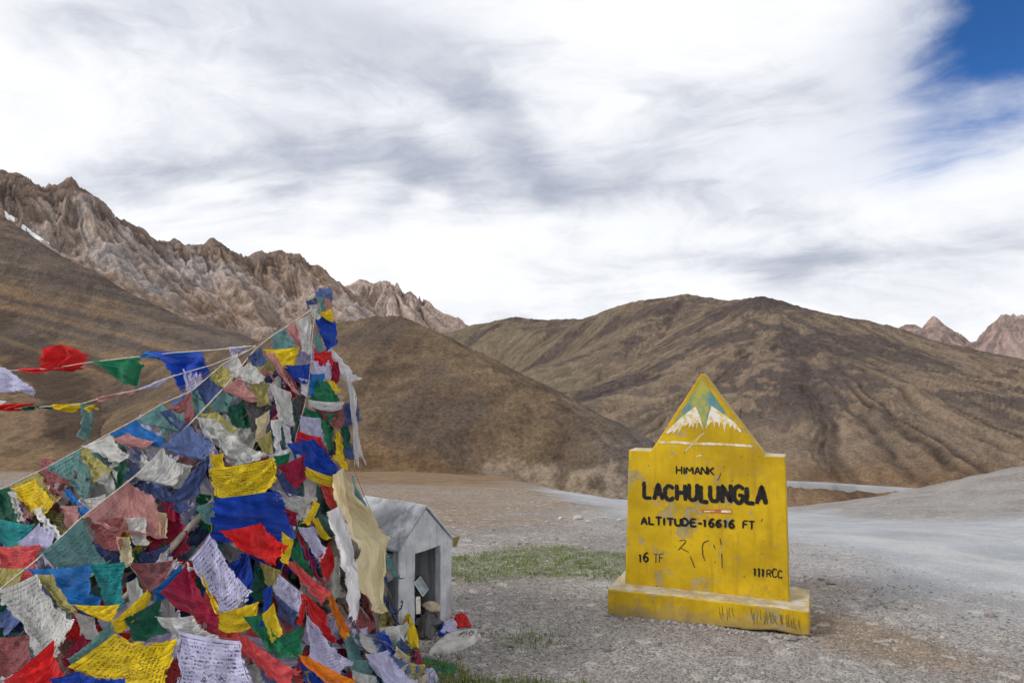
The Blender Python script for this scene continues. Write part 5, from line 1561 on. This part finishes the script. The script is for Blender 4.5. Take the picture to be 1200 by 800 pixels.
def rock_mesh(name, seed, sub=2, flat=.75, amp=.35):
    bm = bmesh.new(); bmesh.ops.create_icosphere(bm, subdivisions=sub, radius=1)
    o = Vector((seed * 3.7, seed * 1.3, seed * 7.1))
    for v in bm.verts:
        d = v.co.normalized()
        k = 1 + amp * mnoise.noise(d * 1.1 + o) + amp * .5 * mnoise.noise(d * 2.6 + o)
        # chop flat facets
        for j in range(5):
            n_ = Vector((math.sin(seed * 9 + j * 2.1), math.cos(seed * 5 + j * 1.7), math.sin(seed * 3 + j * 4.3))).normalized()
            t = d.dot(n_) * k
            if t > .72: k *= .72 / t
        v.co = d * k; v.co.z *= flat
    me = bm_mesh(name, bm); return me
ROCKS = [rock_mesh('stone', s + 1) for s in range(7)]
for me in ROCKS: me.materials.append(M_STONE)
cairn = empty('stone_cairn', (POLE[0] - .3, POLE[1] - .2, 0), 'heap of grey stones showing between the flags', 'cairn')
# rubble core
rr_ = np.linspace(0.0, 1.0, 26); aa = np.radians(np.linspace(0, 360, 73))
RR, AA = np.meshgrid(rr_, aa, indexing='ij')
Rm = np.interp(np.degrees(AA) % 360, _ang, _R) * np.interp(np.degrees(AA) % 360, [0, 50, 120, 230, 270, 320, 360], [.4, .45, .85, .85, .8, .45, .4])
cx = POLE[0] + RR * Rm * np.cos(AA); cy = POLE[1] + RR * Rm * np.sin(AA)
cz = heap(cx, cy, True) - .13 + .05 * fbm(cx * 5, cy * 5, 4, 3)
M_RUBBLE = plain('rubble', (.13, .115, .105), .5, 9, .95, .9, 30, .02)
obj('rubble_core', np_mesh('rubble_core', np.stack([cx, cy, cz], -1), grid_faces(*RR.shape)), M_RUBBLE, cairn)
for k in range(150):
    px_r, py_r = (rs.uniform(90, 330), rs.uniform(500, 760)) if k < 110 else (rs.uniform(330, 420), rs.uniform(600, 790))
    if k < 26: px_r, py_r = rs.uniform(165, 250), rs.uniform(590, 680)
    p = shell(px_r, py_r, off=-.10)
    zin = float(heap(p[0], p[1], True))
    me = ROCKS[k % 7]
    o = bpy.data.objects.new('stone', me); C.objects.link(o); o.parent = cairn
    o.matrix_parent_inverse = Matrix.Translation(cairn.location).inverted()
    s_ = rs.uniform(.03, .085)
    o.location = (p[0], p[1], zin - .06 + rs.uniform(-.03, .05)); o.scale = (s_ * rs.uniform(.8, 1.4), s_, s_)
    o.rotation_euler = (rs.uniform(0, 6), rs.uniform(0, 6), rs.uniform(0, 6))

# ------------------------------------------------------------------ small things round the shrine
def ground_px(px, py):
    """where the line of sight of a pixel meets the ground"""
    d = ray(px, py); ys = np.linspace(2.5, 60, 2301); k = ys / d[1]
    g = CAM_Z + d[2] * k - ground_z(d[0] * k, ys)
    i = np.where(g <= 0)[0]; i = i[0] if len(i) else -1
    return np.array((d[0] * k[i], ys[i], float(ground_z(d[0] * k[i], ys[i]))))
def lump_cloth(name, rows, c, label, h=.05, seed=0, pr=0.0, n=22, cat='cloth', lift=.0):
    """crumpled cloth lying on the ground: rows of (left, right) pixels from back to front"""
    k = len(rows)
    Lr = np.array([ground_px(*a) for a, b in rows]); Rr = np.array([ground_px(*b) for a, b in rows])
    t = np.linspace(0, k - 1, n); u = np.linspace(0, 1, n)
    it = lambda A: np.stack([np.interp(t, np.arange(k), A[:, j]) for j in range(3)], 1)
    l, r = it(Lr), it(Rr)
    G = l[:, None] * (1 - u)[None, :, None] + r[:, None] * u[None, :, None]
    uu, vv = np.meshgrid(u, np.linspace(0, 1, n))
    dome = np.clip(np.sin(uu * math.pi) * np.sin(np.clip(vv, 0, 1) * math.pi), 0, 1) ** .6
    wr = .55 + .9 * ridged(uu * 2.6 + seed, vv * 3.2, 3, seed, .5)
    G[..., 2] = ground_z(G[..., 0], G[..., 1]) + .006 + lift + h * dome * np.clip(wr, .15, 1.6)
    G[..., 0] += .012 * fbm(uu * 5, vv * 5 + seed, 3, seed + 5); G[..., 1] += .012 * fbm(uu * 5 + 9, vv * 5, 3, seed + 6)
    me = np_mesh(name, G.reshape(-1, 3), grid_faces(n, n), uvs=np.stack([uu.ravel(), vv.ravel()], 1), colors=dict(print=np.full(n * n, pr), fray=np.full(n * n, .35)))
    return tag(obj(name, me, CL[c][1]), label, cat)
lump_cloth('red_cloth', [((531, 726), (546, 724)), ((529, 737), (553, 736))], 'R', 'bright red crumpled cloth beside the right jamb of the shrine', .055, 1)
lump_cloth('blue_cloth', [((520, 733), (539, 728)), ((512, 747), (534, 741))], 'L', 'lavender blue cloth between the shrine and the inscribed stone', .045, 2)
lump_cloth('navy_cloth', [((514, 738), (528, 735)), ((511, 748), (526, 746))], 'B', 'royal blue rag tucked beside the inscribed stone', .04, 3)
lump_cloth('orange_cloth', [((466, 744), (484, 740)), ((464, 752), (490, 756)), ((470, 760), (492, 764))], 'Y', 'orange yellow cloth heaped at the left jamb of the shrine', .15, 4)
lump_cloth('crimson_cloth', [((476, 768), (492, 764)), ((474, 776), (496, 778)), ((484, 788), (496, 792))], 'M', 'dark crimson cloth in front of the orange cloth', .05, 5)
lump_cloth('green_cloth', [((494, 770), (536, 781)), ((495, 778), (535, 788)), ((497, 788), (532, 793))], 'G', 'green strip of cloth lying on the grass by the shrine', .025, 6)
lump_cloth('lavender_cloth', [((494, 793), (509, 788)), ((492, 806), (518, 806))], 'L', 'lavender cloth at the bottom edge next to the grass', .05, 7)
lump_cloth('grey_rag', [((490, 722), (512, 716)), ((488, 738), (514, 732)), ((487, 752), (508, 750))], 'Q', 'dark grey rags heaped in the shrine doorway', .11, 8)
lump_cloth('grey_cloth', [((466, 758), (482, 762)), ((462, 772), (482, 776))], 'K', 'pale grey crumpled cloth between the orange and crimson cloths', .04, 9)

# flat inscribed stone
def slab_stone(name, rows, h, mat, label, cat, seed=0, n=18):
    k = len(rows)
    Lr = np.array([ground_px(*a) for a, b in rows]); Rr = np.array([ground_px(*b) for a, b in rows])
    t = np.linspace(0, k - 1, n); u = np.linspace(0, 1, n)
    it = lambda A: np.stack([np.interp(t, np.arange(k), A[:, j]) for j in range(3)], 1)
    G = it(Lr)[:, None] * (1 - u)[None, :, None] + it(Rr)[:, None] * u[None, :, None]
    uu, vv = np.meshgrid(u, u)
    e = np.minimum(np.minimum(uu, 1 - uu), np.minimum(vv, 1 - vv))
    G[..., 2] += h * sstep(e, 0, .10) + .008 * fbm(uu * 4 + seed, vv * 4, 3, seed) * sstep(e, 0, .2) - .01
    top = G.copy()
    me = np_mesh(name, G.reshape(-1, 3), grid_faces(n, n))
    return obj(name, me, mat), top
st_root = empty('inscribed_stone', tuple(ground_px(530, 752)), 'flat pale stone painted with dark script lying in front of the shrine', 'stone')
so, top = slab_stone('slab', [((541, 743), (560, 742)), ((518, 750), (565, 746)), ((504, 761), (556, 756)), ((500, 768), (526, 767))], .045, plain('grey_white_stone', (.40, .39, .375), .3, 14, .95, .7, 40, .005), None, None, 4)
so.parent = st_root; so.matrix_parent_inverse = Matrix.Translation(st_root.location).inverted()
V = []; Fq = []
rn = random.Random(5)
for k in range(9):
    u0 = .50 + .05 * k; v0 = .26 + .10 * (k % 2) + rn.uniform(-.03, .03)
    line = [(u0 + rn.uniform(-.03, .03), v0 + j * .05 + rn.uniform(-.02, .02)) for j in range(4)]
    P3 = []
    for (a, b) in line:
        i = min(16, int(b * 17)); j = min(16, int(a * 17))
        P3.append(top[i, j] + (top[i, j + 1] - top[i, j]) * (a * 17 - j) + (top[i + 1, j] - top[i, j]) * (b * 17 - i))
    P3 = resample(P3, 8); P3[:, 2] += .003
    sd_ = np.array((.004, .002, 0)); i0 = len(V)
    for q in P3: V.append(q - sd_); V.append(q + sd_)
    for q in range(7): Fq.append((i0 + 2 * q, i0 + 2 * q + 2, i0 + 2 * q + 3, i0 + 2 * q + 1))
mk = obj('painted_script', np_mesh('painted_script', V, Fq, smooth=False), M_BLACK_THIN, st_root); mk['kind'] = 'stuff'

# things inside the shrine
def in_shrine(u, b, z): return Vector(hp(u, b, z))
card = empty('picture_card', tuple(in_shrine(.335, .13, .15)), 'small framed picture leaning in the dark doorway of the shrine', 'picture')
def box_at(name, c, sx, sy, sz, rot, mat, parent, bevel=.003):
    bm = bmesh.new(); bmesh.ops.create_cube(bm, size=1)
    bmesh.ops.scale(bm, vec=(sx, sy, sz), verts=bm.verts)
    if bevel: bmesh.ops.bevel(bm, geom=list(bm.edges), offset=bevel, segments=2, affect='EDGES')
    me = bm_mesh(name, bm)
    me.transform(Matrix.Translation(c) @ rot)
    return obj(name, me, mat, parent)
yaw = math.atan2(HXn[1], HXn[0])
cr_ = Matrix.Rotation(yaw, 4, 'Z') @ Matrix.Rotation(RAD(-22), 4, 'X') @ Matrix.Rotation(RAD(-24), 4, 'Y')
cc = in_shrine(.335, .13, .235)
pic_frame = box_at('frame', cc, .095, .012, .13, cr_, M_BLACK, card)
fwd = (cr_ @ Vector((0, -1, 0)))
box_at('print', cc + fwd * .008, .070, .004, .100, cr_, plain('faded_print', (.36, .44, .50), .4, 30, .5), pic_frame, .001)
box_at('border', cc + fwd * .0068, .084, .004, .116, cr_, M_WHITE, pic_frame, .001)['label'] = 'pale border of the picture'
pp = box_at('paper_sheet', in_shrine(.225, .045, .15), .045, .004, .11, Matrix.Rotation(yaw, 4, 'Z') @ Matrix.Rotation(RAD(8), 4, 'Y') @ Matrix.Rotation(RAD(-10), 4, 'X'), M_WHITE, None, .0012)
tag(pp, 'white paper sheet standing at the left side of the doorway', 'paper')
bs_ = bpy.data.objects.new('beige_stone', rock_mesh('beige_stone', 12)); C.objects.link(bs_)
bs_.data.materials.append(plain('beige_stone', (.46, .37, .27), .25, 25, .95, .6, 60, .004))
bs_.location = in_shrine(.345, .03, .115); bs_.scale = (.075, .055, .06); bs_.rotation_euler = (.3, .5, .8)
tag(bs_, 'rounded beige stone set on the rags in the shrine doorway', 'stone')
ds_ = bpy.data.objects.new('dark_stone', rock_mesh('dark_stone', 15)); C.objects.link(ds_)
ds_.data.materials.append(plain('dark_stone', (.085, .085, .09), .4, 25, .95, .7, 60, .005))
ds_.location = in_shrine(.27, -.01, .03); ds_.scale = (.11, .08, .06); ds_.rotation_euler = (.1, .2, .4)
tag(ds_, 'dark stone under the beige stone at the shrine threshold', 'stone')
rb = np.array([hp(SW + .004, .03, EAVE - .06 + .0 * i) for i in range(1)])
# ribbon tied at the right eave
n_ = 10; uu, vv = np.meshgrid(np.linspace(0, 1, n_), np.linspace(0, 1, n_))
b0 = np.array(hp(SW + .01, -.012, EAVE - .02))
G = b0[None, None] + (uu[..., None] - .2) * np.array((.045, -.005, .012)) + (vv[..., None] - .3) * np.array((-.01, 0, -.075)) + (.012 * np.sin(uu * 5 + vv * 4))[..., None] * np.array(EN)
tag(obj('ribbon', np_mesh('ribbon', G.reshape(-1, 3), grid_faces(n_, n_), uvs=np.stack([uu.ravel(), vv.ravel()], 1), colors=dict(print=np.zeros(n_ * n_), fray=np.ones(n_ * n_))), CL['O'][1]), 'small yellow ribbon caught at the right eave of the shrine', 'ribbon')

# ------------------------------------------------------------------ stones
def stone_at(px, py, s, label, group, mat=M_STONE, seed=0, name='stone'):
    p = ground_px(px, py)
    me = ROCKS[seed % 7] if mat is M_STONE else PALE[seed % 7]
    o = bpy.data.objects.new(name, me); C.objects.link(o)
    o.location = (p[0], p[1], p[2] + s * .25); o.scale = (s * 1.25, s, s * .9); o.rotation_euler = (0, 0, seed * 1.7)
    return tag(o, label, 'stone', group)
PALE = []
M_STONE_LIGHT = plain('light_stone', (.40, .375, .345), .3, 12, .95, .6, 45, .005)
for me in ROCKS:
    m2 = me.copy(); m2.materials.clear(); m2.materials.append(M_STONE_LIGHT); PALE.append(m2)
for k, (x, y, s, lab) in enumerate([(641, 612, .040, 'leftmost pale stone of the row by the road'), (657, 608, .05, 'second pale stone from the left in the row by the road'), (676, 608, .085, 'largest pale stone of the row by the road'), (689, 612, .05, 'pale stone just right of the largest one by the road'), (708, 607, .04, 'small pale stone second from the sign by the road'), (727, 610, .055, 'pale stone nearest the sign in the row by the road')]):
    stone_at(x, y, s * .8, lab, 'pale stones by the road', M_STONE_PALE, k, 'pale_stone')
for k, (x, y, s, lab) in enumerate([(912, 747, .026, 'grey rubble chunk left of the largest under the plinth'), (927, 750, .038, 'largest grey rubble chunk under the right foot of the plinth'), (942, 749, .022, 'rubble chunk at the very corner of the plinth')]):
    stone_at(x, y, s, lab, 'rubble under the plinth', M_STONE, k + 3, 'rubble_stone')
for k, (x, y, s, lab) in enumerate([(540, 770, .03, 'grey stone on the grass next to the green cloth'), (598, 758, .022, 'small dark stone on the gravel right of the inscribed stone'), (962, 679, .03, 'dark stone on the gravel just right of the sign'), (974, 684, .035, 'darker stone beside the first one right of the sign'), (1057, 713, .035, 'small stone alone on the gravel at the right'), (1160, 722, .04, 'stone by the road edge near the right border')]):
    stone_at(x, y, s, lab, None, M_STONE, k + 1)

# loose gravel: far too many to count
def scatter_gravel():
    bm = bmesh.new(); bmesh.ops.create_icosphere(bm, subdivisions=1, radius=1)
    bv = np.array([v.co for v in bm.verts]); bf = np.array([[v.index for v in f.verts] for f in bm.faces]); bm.free()
    r = np.random.RandomState(5)
    n = 22000
    px_ = r.uniform(380, 1210, n); py_ = 430 + 900 * 1.75 / (1 / r.uniform(1 / 11.0, 1 / 3.95, n))
    y = 1575.0 / (py_ - 430); x = (px_ - 600) / FPX * y
    z = ground_z(x, y)
    rd, gs, tn, br = masks(x, y)
    keep = (r.rand(n) > rd * 1.02) & (r.rand(n) > gs * .5)
    dx = x - SA[0]; dy = y - SA[1]
    inside = ((dx * EX[0] + dy * EX[1]) > -.01) & ((dx * EX[0] + dy * EX[1]) < PL_W + .01) & ((dx * EN[0] + dy * EN[1]) < .0) & ((dx * EN[0] + dy * EN[1]) > -.55)
    keep &= ~inside
    x, y, z = x[keep], y[keep], z[keep]; n = len(x)
    # stones and dirt banked along the foot of the plinth
    m_ = 420; t = r.uniform(-.02, PL_W + .04, m_); o_ = np.abs(r.randn(m_)) * .035 + .004
    ex = SA[0] + EX[0] * t + EN[0] * o_; ey = SA[1] + EX[1] * t + EN[1] * o_
    x = np.concatenate([x, ex]); y = np.concatenate([y, ey]); z = np.concatenate([z, ground_z(ex, ey)]); n = len(x)
    s = .0030 + .0075 * r.rand(n) ** 3.5 + (np.arange(n) >= n - m_) * r.uniform(.001, .009, n) + (r.rand(n) < .012) * r.uniform(.005, .018, n)
    sc = s[:, None] * r.uniform(.7, 1.35, (n, 3)); sc[:, 2] *= .75
    a = r.uniform(0, 6.28, n)
    j = 1 + .28 * r.randn(n, len(bv), 1).clip(-1, 1)
    v = bv[None] * sc[:, None] * j
    ca, sa = np.cos(a)[:, None], np.sin(a)[:, None]
    vx = v[..., 0] * ca - v[..., 1] * sa + x[:, None]; vy = v[..., 0] * sa + v[..., 1] * ca + y[:, None]
    V = np.stack([vx, vy, v[..., 2] + z[:, None] + s[:, None] * .2], -1).reshape(-1, 3)
    F = (bf[None] + (np.arange(n) * len(bv))[:, None, None]).reshape(-1, 3)
    tone = r.uniform(.55, 1.35, n) * (1 + (r.rand(n) < .06) * .6)
    warm = r.uniform(-1, 1, n)
    c = np.stack([.245 * tone * (1 + .10 * warm), .228 * tone, .215 * tone * (1 - .12 * warm)], 1)
    return np_mesh('gravel', V, F, colors=dict(hill_color=np.repeat(c, len(bv), 0)), smooth=False)
mgv, nn_ = material('gravel_stones'); col(nn_, nn_.attr('hill_color', 'Color')); nn_.bs.inputs['Roughness'].default_value = .95
tag(obj('gravel', scatter_gravel(), mgv), 'loose grey gravel strewn over the ground', None, None, 'stuff')

# short mountain grass
def scatter_grass():
    r = np.random.RandomState(8)
    n = 90000
    y = 1 / r.uniform(1 / 9.0, 1 / 4.0, n); px_ = r.uniform(440, 900, n); x = (px_ - 600) / FPX * y
    rd, gs, tn, br = masks(x, y)
    clump = sstep(fbm(x * 9, y * 9, 3, 91), -.1, .35)
    keep = r.rand(n) < gs * (.25 + .75 * clump) * 1.0
    x, y = x[keep], y[keep]; n = len(x); z = ground_z(x, y)
    h = r.uniform(.012, .034, n) * (1 + .5 * (y < 4.9)); a = r.uniform(0, 6.28, n); lean = r.uniform(.2, .9, n) * h; wd = r.uniform(.0016, .0034, n)
    wv = np.stack([np.cos(a + 1.57) * wd, np.sin(a + 1.57) * wd], 1); ld = np.stack([np.cos(a) * lean, np.sin(a) * lean], 1)
    B = np.stack([x, y], 1)
    v0 = np.concatenate([B - wv, (z - .002)[:, None]], 1); v1 = np.concatenate([B + wv, (z - .002)[:, None]], 1)
    v2 = np.concatenate([B + ld * .35 + wv * .7, (z + h * .6)[:, None]], 1); v3 = np.concatenate([B + ld * .35 - wv * .7, (z + h * .6)[:, None]], 1)
    v4 = np.concatenate([B + ld, (z + h)[:, None]], 1)
    V = np.stack([v0, v1, v2, v3, v4], 1).reshape(-1, 3)
    b = np.arange(n)[:, None] * 5
    F = np.concatenate([b + np.array([[0, 1, 2]]), b + np.array([[0, 2, 3]]), b + np.array([[3, 2, 4]])])
    t = r.rand(n); dry = (r.rand(n) < .22)
    c = np.array((.075, .130, .020))[None] * (1 - t[:, None]) + np.array((.165, .210, .048))[None] * t[:, None]
    c[dry] = np.array((.23, .185, .085))
    return np_mesh('grass', V, F, colors=dict(hill_color=np.repeat(c, 5, 0)), smooth=False)
mgr, nn_ = material('grass_blades'); col(nn_, nn_.attr('hill_color', 'Color')); nn_.bs.inputs['Roughness'].default_value = .8
tag(obj('grass', scatter_grass(), mgr), 'short green mountain grass in patches on the gravel', None, None, 'stuff')

# ------------------------------------------------------------------ on the far slopes
def ribbon_on(name, hill, top, bot, mat, lift, n=60):
    def path(p):
        p = np.array(p, float); t = np.linspace(0, 1, n) * (len(p) - 1)
        return np.stack([np.interp(t, np.arange(len(p)), p[:, k]) for k in range(2)], 1)
    A = np.array([hill_hit(hill, *q) for q in path(top)]); B = np.array([hill_hit(hill, *q) for q in path(bot)])
    k = 5
    def sm(Q):
        R = Q.copy()
        for i in range(3): R[:, i] = np.convolve(np.pad(Q[:, i], (k, k), 'edge'), np.ones(2 * k + 1) / (2 * k + 1), 'valid')
        return R
    A, B = sm(A), sm(B)
    A[:, 2] += lift; B[:, 2] += lift
    V = np.stack([A, B], 1).reshape(-1, 3)
    Bl = B.copy(); Bl[:, 2] -= lift + 1.0
    V = np.concatenate([V, Bl])
    F = [(2 * i, 2 * i + 2, 2 * i + 3, 2 * i + 1) for i in range(n - 1)] + [(2 * i + 1, 2 * i + 3, 2 * n + i + 1, 2 * n + i) for i in range(n - 1)]
    return tag(obj(name, np_mesh(name, V, F), mat), kind='structure')
ribbon_on('far_road', 'gullied_hill', [(905, 569), (960, 571), (1010, 574.5), (1075, 579)], [(905, 572), (960, 574), (1010, 577), (1075, 580.5)], plain('far_road', (.27, .27, .29), .15, .2), 1.3)
ribbon_on('snow_patch', 'rocky_mountain', [(-30, 226), (0, 246), (22, 262), (40, 276), (56, 286)], [(-30, 232), (0, 253), (22, 268), (40, 281), (56, 289)], plain('old_snow', (.80, .80, .82), .08, .1), .6)
